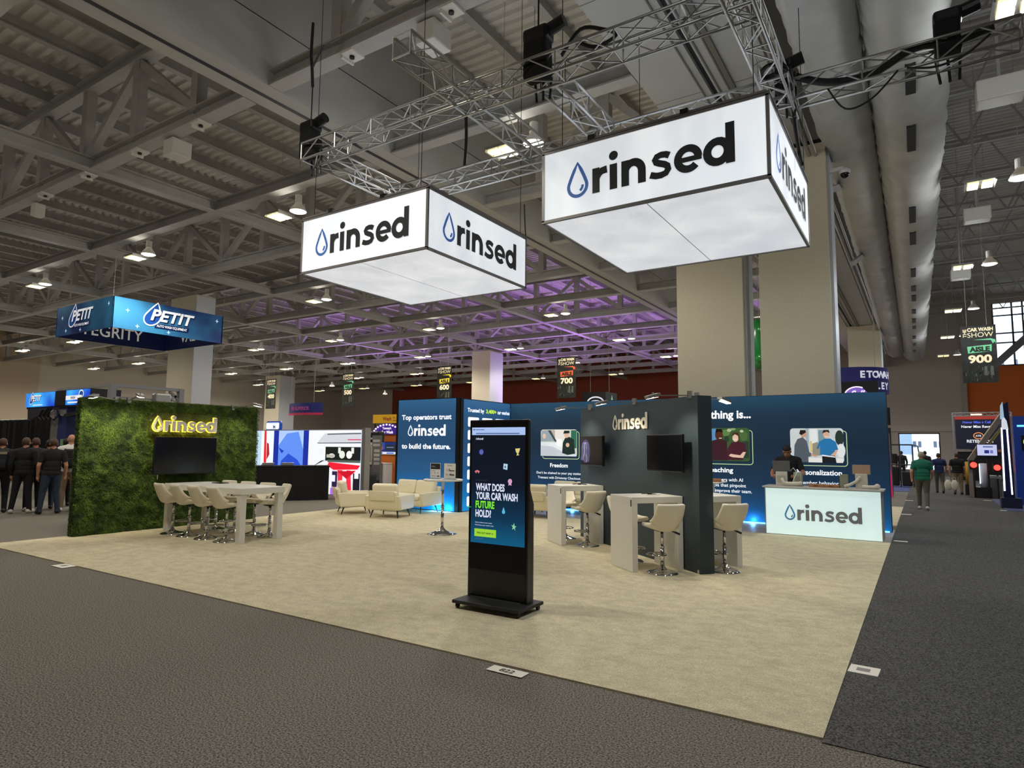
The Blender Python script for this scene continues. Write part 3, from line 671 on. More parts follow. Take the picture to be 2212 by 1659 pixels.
# ================================================================ bar stools
def make_stool():
    t = thing('bar_stool', 'x', 'stool', (0, 0, 0))                      # faces +y
    bm = bmesh.new(); NU, NV = 14, 16; G = []
    def surf(u, v):                                                       # v 0..1 from seat front to back top, u -1..1
        if v < .5:
            q = v/.5; y = .21-.40*q; z = .0+.012*math.cos(q*PI)-.015*q; wd = .205+.01*math.sin(q*PI); lift = .02*(abs(u)**3)+.10*q**2.2*abs(u)**2.5
            return V((u*wd, y-.02*(1-abs(u))*0, z+lift))
        q = (v-.5)/.5; ang = q*1.28; y = -.19-.085*math.sin(min(ang, 1.25))-.045*q; z = -.003+.055*(1-math.cos(ang))*.8+.30*q**1.15; wd = .212-.02*q; fwd = (1-q)*.13*abs(u)**2.4+.035*q*abs(u)**2
        return V((u*wd, y+fwd, z+.10*(1-q)**2*abs(u)**2.5))
    vs = [[bm.verts.new(surf(-1+2*i/NU, j/NV)) for i in range(NU+1)] for j in range(NV+1)]
    for j in range(NV):
        for i in range(NU): bm.faces.new((vs[j][i], vs[j][i+1], vs[j+1][i+1], vs[j+1][i]))
    bm.normal_update(); me = bpy.data.meshes.new('shell'); bm.to_mesh(me); bm.free()
    o = bpy.data.objects.new('seat_shell', me); COL.objects.link(o); o.parent = t; o.location.z = .60; me.materials.append(m_cream)
    md = o.modifiers.new('s', 'SOLIDIFY'); md.thickness = .055; md.offset = 0
    md = o.modifiers.new('b', 'SUBSURF'); md.levels = 1; md.render_levels = 1; me.polygons.foreach_set('use_smooth', [True]*len(me.polygons))
    MB().rbox(-.17, .17, -.14, .17, .60, .645, .02).build('seat_cushion', m_cream, t, True)
    MB().lathe([(.205, 0), (.205, .008), (.18, .022), (.1, .045), (.045, .07), (.032, .1)], 28).build('base_disc', m_chrome, t, True)
    MB().cyl((0, 0, .09), (0, 0, .34), .028, n=14).cyl((0, 0, .34), (0, 0, .58), .02, n=14).cyl((0, 0, .33), (0, 0, .35), .032, n=14).build('column', m_chrome, t, True)
    MB().box(-.1, .1, -.1, .1, .555, .575).build('seat_plate', m_dark, t)
    MB().tube([(0, 0, .22)]+[(.13*math.sin(a), .03+.14*(1-math.cos(a)), .22) for a in [x*PI/8-PI for x in range(17)]]+[(0, 0, .22)], .011, 8).build('footrest', m_chrome, t, True)
    MB().tube([(0.03, 0, .555), (.12, -.02, .55), (.21, -.04, .515)], .009, 6).cyl((.17, -.03, .532), (.235, -.045, .505), .014, n=8).build('lift_lever', m_dark, t)
    return kids(t)
stool0 = make_stool(); stool_n = [0]
def place_stool(x, y, rz, label, group):
    if stool_n[0] == 0: o = stool0; o.location = (x, y, 0.012); o.rotation_euler = (0, 0, rz); o['label'] = label; o['group'] = group
    else: o = dup(stool0, (x, y, 0.012), rz, label, group)
    stool_n[0] += 1; return o

# ================================================================ white long table with eight stools
t = thing('long_table', 'long white bar table in front of the grass wall', 'table', (-10.13, 2.79, .012))
MB().rbox(-1.17, 1.17, -.43, .43, .80, .905, .006, 1).build('tabletop', m_white, t)
for sx in (-1, 1):
    for sy in (-1, 1): MB().rbox(sx*1.09-.055, sx*1.09+.055, sy*.365-.055, sy*.365+.055, 0, .80, .004, 1).build('leg', m_white, t)
od = ['first', 'second', 'third', 'fourth']
for i, x in enumerate((-11.05, -10.53, -9.98, -9.42)):
    place_stool(x, 2.42, random.uniform(-.18, -.05) if i < 3 else -.12, 'white bar stool on the near side of the long white table, %s from the left' % od[i], 'bar stools around the long white table')
for i, x in enumerate((-10.95, -10.35, -9.76, -9.32)):
    place_stool(x, 3.2, PI+(.1 if i < 3 else -.35), 'white bar stool on the far side of the long white table, %s from the left' % od[i], 'bar stools around the long white table')
t = thing('tablet', 'small black tablet lying on the long white table', 'tablet', (-10.55, 3.0, .917)); MB().rbox(-.14, .14, -.09, .09, 0, .012, .004).build('body', m_dark, t); MB().box(-.13, .13, -.08, .08, .012, .0135).build('screen', m_screen, t)

# ================================================================ dark angled wall, its tables, screens and lamps
WU = V((.783, -.621, 0)).normalized(); WN = V((-.621, -.783, 0)).normalized(); WE = V((-1.97, 4.34, 0)); WA = math.atan2(WU.y, WU.x)
def wp(s, n, z=0): return WE+WU*s+WN*n+V((0, 0, z))
t = thing('angled_wall', 'dark slate free-standing wall set at an angle with white drop logo', 'wall', WE, WA)
b = MB().box(-3.70, 0, .0, .22, .012, 2.37).build('panel', m_navy, t)
fr = frame((0, 0, 0), (1, 0, 0)); mb = MB(); logo(mb, fr, -2.39, 1.953, .172, 0, 0, .003, .012); mb.build('lettering', mat('letter_cream', 'f0e8d6', .5), t)
MB().box(-.06, -.03, -.005, 0, .012, .06).build('floor_clip', m_white, t)
def cornertv(label, s0, s1, z0, z1, off): 
    p = wp((s0+s1)/2, off, z0); return tv('wall_television', label, s1-s0, z1-z0, p, WA)
a = cornertv('dark television on the angled wall nearer its right end', -1.05, -.145, 1.325, 1.85, .14)
b = cornertv('television on the far left part of the angled wall reflecting purple swirls', -3.36, -2.485, 1.335, 1.86, .14)
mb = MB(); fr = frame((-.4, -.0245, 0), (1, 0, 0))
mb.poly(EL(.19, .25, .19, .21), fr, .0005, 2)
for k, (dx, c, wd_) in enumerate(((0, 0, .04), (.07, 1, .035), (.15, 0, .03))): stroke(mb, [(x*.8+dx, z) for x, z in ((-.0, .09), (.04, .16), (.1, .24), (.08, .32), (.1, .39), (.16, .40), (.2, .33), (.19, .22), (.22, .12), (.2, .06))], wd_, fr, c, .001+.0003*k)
mb.build('screen_picture', [mat('swirl_lilac', '5f5d8f', .4, emit=.12), mat('swirl_grey', '8d93ab', .4, emit=.15), mat('swirl_dark', '3c3658', .4, emit=.06)], b)  # reflected swirls painted onto the dark screen as flat shapes
nb = ['left', 'middle', 'right']
for i, s in enumerate((-3.28, -1.68, -.17)):
    arm_lamp('arm spotlight on top of the angled dark wall, %s of its three front lamps' % nb[i], wp(s, .0, 2.44), wp(s, .58, 2.36), wp(s, 0, 1.3), 42, ang=100)
arm_lamp('arm spotlight on the rear side of the angled wall, glaring at the blue graphic', wp(-.35, -.24, 2.44), wp(-.42, -.75, 2.36), wp(-.4, -.24, 1.2), 30)
def side_table(label, s0, s1, n0, n1):
    t = thing('bar_table', label, 'table', wp(0, 0, .012), WA, 'white slab bar tables against the angled wall'); y0, y1 = sorted((-n0, -n1))
    MB().rbox(s0, s1, y0, y1, .9, .985, .004, 1).build('tabletop', m_white, t)
    outer = y0 if n1 > 0 else y1; inner = y1 if n1 > 0 else y0; sg = 1 if n1 > 0 else -1
    for a, nm in ((outer, 'slab_leg'), (inner, 'slab_leg')):
        q = sorted((a, a+(.085*sg if a == outer else -.085*sg))); MB().rbox(s0, s1, q[0], q[1], 0, .9, .004, 1).build(nm, m_white, t)
    MB().box(s1-.04, s1-.015, (outer-.003 if sg > 0 else outer), (outer if sg > 0 else outer+.003), .86, .95).build('cable_slot', m_dark, t)
    return t
side_table('white slab bar table on the front of the angled wall, the nearer one', -.98, -.365, .01, .80)
side_table('white slab bar table on the front of the angled wall, the farther one', -3.37, -2.745, .01, .80)
side_table('white slab bar table behind the angled wall at its right end', -.9, -.29, -.23, -.90)
G = 'bar stools at the angled wall'
ang = math.atan2(-WU.y, -WU.x)-PI/2                                     # facing the table on its left
def st(s, n, a, label): p = wp(s, n); place_stool(p.x, p.y, ang+a, label, G)
st(-.215, .44, -.12, 'white bar stool on the near side of the nearer table of the angled wall'); st(-1.13, .42, PI+.1, 'white bar stool mostly hidden behind the nearer table of the angled wall')
st(-2.62, .38, .12, 'white bar stool on the near side of the farther table of the angled wall'); st(-3.47, .42, PI-.3, 'white bar stool behind the farther table of the angled wall, facing the viewer')
st(-.09, -.45, -.1, 'white bar stool just right of the angled wall end'); st(-1.05, -.5, PI, 'white bar stool hidden behind the right end of the angled wall')
def gadget(label, s, n, a):
    t = thing('cable_puck', label, 'cable', wp(s, n, .998), a); MB().tube([(-.12, 0, .008), (-.05, .05, .008), (.05, .02, .008), (.12, -.04, .008), (.05, -.06, .008)], .007, 6).build('cord', m_dark, t); MB().cyl((0, 0, 0), (0, 0, .022), .03, n=12).build('puck', m_dark, t)
gadget('black charging cord on the nearer table of the angled wall', -.75, .3, 0); gadget('black charging cord on the farther table of the angled wall', -3.1, .3, .7)
o = MB().tube([wp(-.62, .2, 1.004), wp(-.6, .4, 1.004), wp(-.5, .5, 1.004), wp(-.42, .35, 1.004)], .006, 5).build('cord', m_white); tag(o, 'white cord lying across the nearer table of the angled wall', 'cable')

# ================================================================ kiosk
t = thing('digital_kiosk', 'tall black digital kiosk with glowing portrait screen on the beige carpet', 'kiosk', (-3.18, 1.35, .012))
MB().rbox(-.37, .365, .0, .055, .08, 1.925, .008).build('body', mat('kiosk_black', '0c0d0f', .3), t)
MB().add([(-.365, .055, .09), (.36, .055, .09), (.36, .055, 1.22), (-.365, .055, 1.22), (-.365, .13, .09), (.36, .13, .09), (.36, .13, 1.06), (-.365, .13, 1.06)], [(0, 4, 7, 3), (1, 2, 6, 5), (4, 5, 6, 7), (3, 7, 6, 2), (0, 1, 5, 4)]).build('rear_housing', mat('kiosk_side', '26282a', .45), t)
MB().box(-.35, .345, -.002, 0, .1, 1.9).build('front_glass', mat('kiosk_glass', '07080a', .08, spec=.5), t)
MB().box(-.345, .34, -.004, -.002, .11, .37).build('lower_panel', mat('kiosk_lower', '191a18', .4), t)
b = MB().rbox(-.39, .42, -.24, .24, .05, .085, .008).build('base_plate', mat('kiosk_base', '1b1b1c', .55), t)
for sx in (-.35, .38):
    for sy in (-.19, .19): MB().cyl((sx-.012, sy, .025), (sx+.012, sy, .025), .025, n=12).box(sx-.015, sx+.015, sy-.015, sy+.015, .03, .05).build('caster', m_dark, b)
m_kscreen = print_grad('kiosk_web_page', [(0, '0e5a82'), (.22, '0d3350'), (.5, '0b1626'), (1, '0d121d')], 2, .64, 1.84, .75)
s = MB().box(-.335, .335, -.006, -.003, .64, 1.845).build('screen', m_kscreen, t)
fr = frame((-.335, -.0062, .64), (1, 0, 0)); mb = MB()
K = [LIT('a9c3f2', .8), LIT('6c7fb4', .5), LIT('d5dcf5', .85), LIT('7ae22e', .85), LIT('9bd63c', .75), LIT('1b2a14', .3), LIT('5d63d6', .6), LIT('e9d98a', .7), LIT('b7d7f2', .8), LIT('e07a86', .7), LIT('d8a6cf', .7), LIT('57b6e8', .8), LIT('8fd9a8', .7), LIT('4a5c56', .4), LIT('2fe05a', .8)]
mb.poly(R(0, 1.125, .67, 1.205), fr, 0, 0); mb.poly(R(.015, 1.175, .04, 1.19), fr, .0006, 1); mb.poly(R(.05, 1.135, .6, 1.147), fr, .0006, 1); mb.poly(R(.05, 1.178, .16, 1.186), fr, .0006, 1)
logo(mb, fr, .05, 1.075, .0155, 2, 2, .0006)
for x, y, c in ((.13, .925, 6), (.50, .78, 2)): pass
mb.poly(EL(.125, .945, .028, .03), fr, .0006, 6); mb.poly(EL(.125, .945, .014, .02), fr, .001, 1)
mb.poly([(.55, .985), (.61, .99), (.595, .945), (.585, .935), (.6, .92), (.565, .915), (.575, .937), (.56, .95)], fr, .0006, 7)
mb.poly([(.405, .775), (.455, .765), (.46, .825), (.41, .83)], fr, .0006, 8); mb.poly([(.42, .785), (.44, .783), (.44, .81), (.42, .805)], fr, .001, 1)
stroke(mb, arc(.075, .725, .028, .02, 160, 20, 6), .018, fr, 9, .0006); mb.poly(EL(.06, .73, .008, .01, 8), fr, .0008, 9); mb.poly(EL(.092, .73, .008, .01, 8), fr, .0008, 9)
mb.poly(EL(.49, .65, .026, .026), fr, .0006, 10); mb.poly([(.475, .63), (.47, .605), (.49, .615), (.51, .605), (.505, .63)], fr, .0006, 10)
mb.poly(drop_pts(.415, .335, .019, .385, 10), fr, .0006, 11); mb.poly([(.51, .215), (.53, .19), (.52, .165), (.545, .18), (.56, .155), (.555, .19), (.575, .2), (.55, .205), (.545, .235), (.53, .205)], fr, .0006, 12)
txt(mb, 'TAKE THE QUIZ    SEE NEXT >', fr, .06, .645, .008, 13, 'L', .01, .0006)
for i, (s_, c) in enumerate((('WHAT DOES', 2), ('YOUR CAR WASH', 2), ('FUTURE', 3), ('HOLD?', 2))): txt(mb, s_, fr, .06, .545-.0915*i, .073, c, 'L', .035, .0008, width=(.365, .525, .24, .2)[i])
txt(mb, 'Tell us about your wash.', fr, .055, .205, .011, 2, 'L', .01, .0006, width=.22); txt(mb, "We'll show you what's next.", fr, .055, .178, .011, 2, 'L', .01, .0006, width=.24)
mb.poly(R(.05, .065, .325, .145), fr, .0006, 4); txt(mb, 'FIND OUT NOW \u2192', fr, .185, .095, .017, 5, 'C', .03, .0012); txt(mb, 'It only takes a minute', fr, .06, .04, .008, 1, 'L', .01, .0006)
mb.poly(R(-.05, .36, .0, .366), fr, .0006, 14)
mb.build('screen_content', K, s)
MB().add([(-.325, -.01, .085), (.3, -.01, .085), (.3, -.004, .095), (-.325, -.004, .095)], [(0, 1, 2, 3)]).build('trim_strip', m_blackmetal, t)

# ================================================================ lounge seats
m_leather = mat('ivory_leather', 'efe5c6', .42, bump=.12, bscale=25); m_leg = mat('dark_leg', '1d1712', .4)
def seat_unit(t, w_, d_, ncush, legs=True):
    """faces +y, origin on the floor at the middle"""
    hw, hd = w_/2, d_/2
    b = MB(); b.rbox(-hw+.08, hw-.08, -hd+.06, hd-.03, .165, .33, .03); b.build('seat_base', m_leather, t, True)
    wc = (w_-.26)/ncush
    for i in range(ncush):
        x0 = -hw+.13+wc*i
        MB().rbox(x0+.005, x0+wc-.005, -hd+.2, hd-.0, .31, .44, .04, 3).build('seat_cushion', m_leather, t, True)
        M_ = Matrix.Translation((0, -hd+.13, .40)) @ Matrix.Rotation(.22, 4, 'X')
        c = MB().rbox(x0+.005, x0+wc-.005, -.06, .11, 0, .37, .06, 3, M=M_).build('back_cushion', m_leather, t, True)
        mb = MB()
        for k in (.3, .7): mb.ball(M_ @ V((x0+wc*k, .108, .22)), .012, 8, 5)
        mb.build('buttons', m_leather, c)
    for sx in (-1, 1):
        pts = [(-hd+.02, .18), (hd-.06, .18), (hd+.01, .50), (-hd+.06, .515), (-hd-.05, .50)]
        fr = (V((sx*(hw-.055), 0, 0)), V((0, 1, 0)), V((0, 0, 1)), V((1, 0, 0))); bm = MB(); bm.prism(pts, fr, -.055, .055); o = bm.build('armrest', m_leather, t)
        md = o.modifiers.new('b', 'BEVEL'); md.width = .025; md.segments = 2; md.limit_method = 'ANGLE'
    M_ = Matrix.Translation((0, -hd+.05, .19)) @ Matrix.Rotation(.2, 4, 'X')
    MB().rbox(-hw+.09, hw-.09, -.045, .05, 0, .42, .03, 2, M=M_).build('backrest', m_leather, t, True)
    M2 = Matrix.Translation((0, -hd-.008, .40)) @ Matrix.Rotation(.2, 4, 'X')
    MB().rbox(-hw+.13, hw-.13, -.06, -.03, .0, .235, .02, 2, M=M2).build('back_flap', m_leather, t, True)
    for sx in (-1, 1):
        for sy in (-1, 1): MB().cyl((sx*(hw-.14), sy*(hd-.12), .17), (sx*(hw-.10), sy*(hd-.06), 0), .02, .011, 8).build('leg', m_leg, t)
    return t
def armchair(label, x, y, rz): return seat_unit(thing('armchair', label, 'armchair', (x, y, .012), rz, 'ivory armchairs of the lounge corner'), .88, .80, 1)
armchair('ivory leather armchair seen from its side at the left of the lounge', -11.2, 7.0, -.62)
armchair('ivory leather armchair turned with its back to the viewer in front of the loveseat', -9.93, 6.93, .32)
armchair('ivory leather armchair with its back to the viewer, half hidden by the tall black kiosk', -7.12, 9.05, .05)
seat_unit(thing('loveseat', 'ivory leather two-seat sofa in front of the blue panel about top operators', 'sofa', (-10.36, 8.06, .012), PI, 'ivory sofas of the lounge corner'), 1.5, .78, 2)
seat_unit(thing('loveseat', 'ivory leather sofa against the blue graphic wall, mostly hidden behind the farther bar table', 'sofa', (-6.95, 10.25, .012), PI, 'ivory sofas of the lounge corner'), 1.5, .78, 2)

# ================================================================ cocktail table with sign holders
t = thing('cocktail_table', 'round white-topped cocktail table on a chrome pole', 'table', (-7.1, 5.33, .012))
MB().lathe([(.1, 0.985), (.36, .985), (.37, .995), (.37, 1.012), (.36, 1.02), (.02, 1.02)], 36).build('tabletop', m_white, t, True)
MB().cyl((0, 0, .1), (0, 0, .5), .03, n=14).cyl((0, 0, .5), (0, 0, .98), .024, n=14).cyl((0, 0, .49), (0, 0, .515), .034, n=14).build('pole', m_chrome, t, True)
MB().lathe([(.28, 0), (.28, .01), (.2, .03), (.07, .075), (.035, .12)], 30).build('base', m_chrome, t, True)
def holder(label, x, y, rz, layers):
    t = thing('sign_holder', label, 'sign holder', (x, y, 1.0325), rz); fr = frame((-.125, 0, 0.01), (1, 0, 0))
    MB().box(-.135, .135, 0, .006, 0, .3).build('acrylic_sheet', mat('clear_acrylic', 'ffffff', .02, trans=1), t); MB().box(-.13, .13, -.06, .07, 0, .006).build('foot', mat('clear_acrylic', 'ffffff', .02, trans=1), t)
    art(t, 'card', fr, .25, .285, layers, C, off=.002)
def card1(): return [('ece9e6', RECT), ('20232b', R(.04, .6, .96, .97)), ('b9bcc4', R(.12, .78, .45, .81)), ('8e929c', R(.12, .72, .6, .735)), ('a5a7ad', R(.1, .48, .5, .51)), ('b7b8bd', R(.1, .33, .22, .38)), ('b7b8bd', R(.4, .33, .5, .4)), ('b7b8bd', R(.7, .33, .82, .38)), ('a5a7ad', R(.1, .16, .5, .18)), ('34373d', R(.68, .12, .9, .18))]
holder('clear sign holder with a dark-topped card, left one on the cocktail table', -7.25, 5.28, .0, card1())
holder('clear sign holder with a white text card, right one on the cocktail table', -6.92, 5.3, .12, [('efebe4', RECT), ('9c8f80', R(.3, .84, .7, .88)), ('8d8a86', R(.15, .6, .38, .62)), ('8d8a86', R(.15, .54, .4, .555)), ('33322f', R(.44, .5, .5, .66)), ('4c4a46', R(.5, .5, .9, .56)), ('8d8a86', R(.12, .3, .36, .32)), ('8d8a86', R(.12, .24, .4, .255)), ('4c4a46', R(.5, .22, .62, .34)), ('4c4a46', R(.64, .22, .9, .3))])
# ================================================================ blue graphic wall
BX0, BX1, BY, BH = -9.2, -.03, 10.9, 2.845
m_blue = print_grad('blue_graphic_with_glow', [(0, '1a6498'), (.1, '1a4a72'), (.3, '1c364f'), (.6, '1b2d40'), (.85, '1d3549'), (1, '234863')], 2, 0, 2.845, .52)  # print colours, with the LED glow painted into the lowest stops
m_txtw = LIT('f2f6fa', .8); m_txtg = LIT('c9f03c', .8); m_line = LIT('b9d3a0', .6); m_edge = mat('panel_edge_dark', '20262e', .5)
t = thing('graphic_wall', 'long blue backlit graphic wall with framed photos across the back of the booth', 'wall', (0, BY, 0.01))
MB().box(BX0, BX1, .004, .16, 0, BH).build('wall_frame', m_edge, t)
MB().box(BX0+.01, BX1-.01, 0, .003, .01, BH-.01).build('blue_print', m_blue, t)
fr = frame((0, 0, 0), (1, 0, 0))
mb = MB(); txt(mb, 'thing is...', fr, -2.70, 2.345, .185, 0, 'R', .03, .006)
for nm, cx, lines in (('Freedom', -7.64, ("Don't be chained to your pay station.", 'Transact with Driveway Checkout.')), ('Coaching', -3.45, ('managers with AI', 'tools that pinpoint', 'to improve their team.')), ('Personalization', -1.35, ('member behavior', 'personalize it all'))):
    al = 'L' if nm == 'Coaching' else 'C'; cx = -3.76 if al == 'L' else cx
    txt(mb, nm, fr, cx, 1.105, .108, 0, al, .022, .006, width=.64 if al == 'L' else None)
    for i, l in enumerate(lines): txt(mb, l, fr, cx+(.1 if al == 'L' else 0), (.92 if nm == 'Freedom' else .90)-.125*i, .066 if nm == 'Freedom' else .078, 0, al, .006, .006, width=.94 if 'team' in l else None)
mb.build('lettering', m_txtw, t)
def framed(name, x0, x1, z0, z1, layers):
    mb = MB(); stroke(mb, [(x, y) for x, y in RR(x0+.06, z0-.07, x1+.06, z1-.06, .06, .06)], .016, fr, 0, .004, True); mb.build('photo_outline', m_line, t)
    o = art(t, name, (V((x0, 0, z0)), V((1, 0, 0)), V((0, 0, 1)), V((0, -1, 0))), x1-x0, z1-z0, layers, lambda c: LIT(c, .55), off=.007); return o
rr = RR(0, 0, 1, 1, .06, .09)
framed('photo_print', -8.2, -7.1, 1.40, 2.11, [('c9cfcb', rr), ('b5a99c', R(.02, .55, .5, .98)), ('e4e0da', R(.4, .6, .75, .99)), ('2f6b52', R(.84, .3, .99, .97)), ('dfe5ea', [(.0, .0), (0, .52), (.45, .5), (1, .02), (.97, 0)]), ('8fa0a8', [(0, .55), (.02, .95), (.2, .97), (.42, .56)]), ('39474d', [(.2, .97), (.28, .97), (.47, .5), (.4, .54)]), ('d6b9a4', EL(.1, .75, .05, .1)), ('c3cbd3', [(0, .0), (0, .4), (.35, .36), (.8, .02)]),
    ('f4f6f8', EL(.52, .5, .09, .14)), ('1d2f28', [(.6, .12), (.62, .5), (.68, .68), (.8, .72), (.92, .62), (.95, .1), (.75, .05)]), ('d9b39a', EL(.72, .78, .06, .1)), ('1a2a24', [(.63, .84), (.66, .96), (.8, .95), (.8, .86)]), ('d9b39a', EL(.75, .42, .05, .08))])
framed('photo_print', -3.80, -2.74, 1.36, 2.12, [('3a5a34', rr), ('dfe5e8', R(0, .02, .08, .98)), ('5a8fc0', R(.08, .5, .3, .98)), ('5d7f4a', EL(.5, .85, .1, .1)), ('a9b890', EL(.58, .93, .05, .05)), ('88a070', EL(.66, .96, .06, .035)), ('4c6a3c', EL(.88, .75, .08, .15)), ('b9c4a0', EL(.84, .9, .04, .04)), ('27402a', EL(.52, .66, .05, .1)), ('2c3d33', R(.84, .1, .98, .6)), ('3c1d28', [(.12, .02), (.13, .45), (.22, .62), (.4, .68), (.52, .6), (.55, .02)]), ('51291f', EL(.36, .78, .085, .15)), ('14100f', [(.28, .84), (.3, .97), (.42, .97), (.45, .86), (.36, .89)]), ('f0e4e0', R(.36, .68, .42, .7)),
    ('471f2c', [(.52, .04), (.55, .4), (.62, .56), (.78, .6), (.9, .52), (.94, .3), (.86, .25), (.86, .04)]), ('e1bda6', EL(.71, .7, .065, .12)), ('4a2d20', [(.64, .74), (.66, .86), (.76, .86), (.8, .7), (.78, .58), (.765, .76), (.7, .81)]), ('e1bda6', [(.56, .16), (.64, .12), (.86, .1), (.92, .28), (.86, .28), (.8, .18), (.6, .22)]), ('f4f4f2', R(.66, .655, .74, .668))])
framed('photo_print', -1.885, -.845, 1.37, 2.1, [('cdd4d6', rr), ('a8b4ba', R(.3, .3, .36, 1)), ('e6eaeb', R(.38, .35, .52, .98)), ('7f98a3', R(.54, .3, .66, .95)), ('2d3a34', EL(.93, .72, .08, .22)), ('e8ecec', EL(.95, .35, .08, .2)), ('97917f', [(.42, .2), (.42, .55), (.52, .6), (.58, .5), (.56, .2)]), ('d8b83e', R(.385, .3, .41, .62)), ('eceae4', R(.02, .0, .98, .12)), ('555d66', [(.06, .0), (.08, .5), (.14, .68), (.24, .74), (.32, .62), (.36, .3), (.4, .26), (.4, .18), (.34, .16), (.34, 0)]), ('c79a80', EL(.26, .83, .06, .1)), ('241b17', [(.18, .84), (.2, .95), (.3, .95), (.31, .88), (.22, .8)]), ('c79a80', [(.38, .2), (.5, .16), (.5, .2), (.4, .25)]),
    ('2a77ae', [(.56, .22), (.57, .5), (.53, .38), (.5, .42), (.56, .62), (.66, .7), (.76, .7), (.86, .6), (.9, .38), (.84, .36), (.84, .2)]), ('d9ae95', EL(.69, .82, .06, .11)), ('2a2320', [(.62, .85), (.64, .95), (.74, .95), (.755, .86), (.7, .9)]), ('d9ae95', [(.86, .36), (.9, .38), (.84, .2), (.76, .18), (.76, .22)]), ('1d1f22', [(.6, .0), (.6, .22), (.84, .2), (.86, 0)]), ('f2f4f5', [(.6, .23), (.84, .18), (.84, .15), (.6, .19)]), ('f5ece8', R(.66, .745, .73, .76))])
led = MB().box(BX0+.05, BX1-.05, -.05, -.02, .0, .025).build('led_strip', mat('blue_led', '6cc6ff', .4, emit=3), t)
for i in range(12): point(t, (BX0+.5+i*.75, -.09, .07), 4.5, (.15, .5, 1), .03)

# corner tower: front panel and side panel
m_blue2 = print_grad('blue_front_with_glow', [(0, '21a0f0'), (.14, '1d7fc6'), (.35, '2b639c'), (.6, '2b5482'), (.85, '2d5b8a'), (1, '3a6fa3')], 2, 0, 2.87, .36)  # bright lower stops carry painted LED glow, the rest is print
t = thing('graphic_panel', 'blue backlit panel with white words about top operators, behind the sofa', 'panel', (0, 8.6, .01))
MB().box(-11.38, -9.24, .004, .16, 0, 2.87).build('panel_frame', m_blackmetal, t); MB().box(-11.30, -9.36, -.001, .004, .02, 2.85).build('blue_print', m_blue2, t)
fr = frame((0, -.002, 0), (1, 0, 0)); mb = MB()
txt(mb, 'Top operators trust', fr, -10.33, 2.325, .13, 0, 'C', .03, .006, width=1.68); txt(mb, 'to build the future.', fr, -10.33, 1.565, .13, 0, 'C', .03, .006, width=1.65)
logo(mb, fr, -10.95, 1.90, .197, 0, 0, .006); mb.build('lettering', m_txtw, t)
for i in range(2): point(t, (-9.9+.35*i, -.1, .06), 5, (.15, .5, 1), .03)
t = thing('graphic_panel', 'blue side panel with rows of white logo tiles under words about car washes', 'panel', (-9.2, 0, .01))
MB().box(-.16, -.004, 8.62, 10.9, 0, 2.85).build('panel_frame', m_blackmetal, t); MB().box(-.004, .001, 8.72, 10.88, .02, 2.83).build('blue_print', m_blue2, t)
fr = frame((.002, 0, 0), (0, 1, 0)); mb = MB()
txt(mb, 'Trusted by', fr, 8.87, 2.52, .10, 0, 'L', .03, .006, width=.74); txt(mb, '3,400+', fr, 9.70, 2.52, .10, 1, 'L', .03, .006, width=.48); txt(mb, 'car washes', fr, 10.24, 2.52, .10, 0, 'L', .03, .006, width=.6)
for r in range(7):
    for c_ in range(3): mb.poly(RR(8.9+.62*c_, 2.14-.335*r, 9.38+.62*c_, 2.385-.335*r, .04, .04), fr, .004, 0)
for r in range(7):
    for c_ in range(3): mb.poly(R(9.0+.62*c_, 2.235-.335*r, 9.28+.62*c_, 2.275-.335*r), fr, .006, 2)
mb.build('lettering', [m_txtw, m_txtg, LIT('6d9bc4', .5)], t)

# ================================================================ lit reception counter and what stands on it
t = thing('reception_counter', 'white glowing reception counter with drop logo at the right of the booth', 'counter', (-1.11, 9.2, .012))
MB().box(-1.0, 1.0, .004, .6, 0, .895).build('body', mat('counter_grey', 'a9a8a4', .5), t)
MB().box(-.985, .985, -.006, .003, .012, .885).build('lit_front', mat('counter_light', 'd9f1f1', .6, emit=.55, noise=.03, nscale=2), t)
MB().rbox(-1.04, 1.04, -.03, .63, .895, .925, .004, 1).build('worktop', mat('counter_top', 'c9c6c0', .4), t)
for x in (-1.0, .985): MB().box(x, x+.015, -.012, .0, 0, .895).build('edge_trim', m_alu, t)
fr = frame((0, -.008, 0), (1, 0, 0)); mb = MB(); logo(mb, fr, -.645, .295, .203, 0, 1, .003); mb.build('lettering', [mat('logo_steel_blue', '4484ae', .5, emit=.2), mat('logo_grey', '77777a', .5, emit=.12)], t)
CZ = .938
m_carton = mat('cream_carton', 'd2cdbd', .7); m_brown = mat('brown_card', 'a5724a', .75); m_hose = mat('ivory_plush', 'd9d2c2', .95, bump=.4, bscale=60)
def box_obj(name, label, cat, x, y, sx, sy, sz, m, rz=0, group=None, z=CZ):
    t = thing(name, label, cat, (x, y, z), rz, group); MB().rbox(-sx/2, sx/2, -sy/2, sy/2, 0, sz, .006, 1).build('body', m, t); return t
t = box_obj('carton', 'upright cream carton under the open laptop on the counter', 'box', -1.84, 9.5, .21, .12, .275, m_carton, .08); MB().box(-.08, .08, -.0615, -.0605, .05, .2).build('print', mat('carton_print', 'b9b3a4', .7), t)
t = box_obj('carton', 'green-grey upright carton right of the laptop on the counter', 'box', -1.54, 9.52, .15, .1, .27, mat('carton_sage', 'a9ad98', .7), -.1); MB().box(-.05, .05, -.0515, -.0505, .06, .2).build('print', mat('carton_print2', '8f937f', .7), t)
t = box_obj('carton', 'green-grey upright carton near the tilted display on the counter', 'box', -.735, 9.52, .14, .1, .25, mat('carton_olive', '8f9276', .7), .1); MB().box(-.05, .05, -.0515, -.0505, .06, .18).build('print', mat('carton_print2', '8f937f', .7), t)
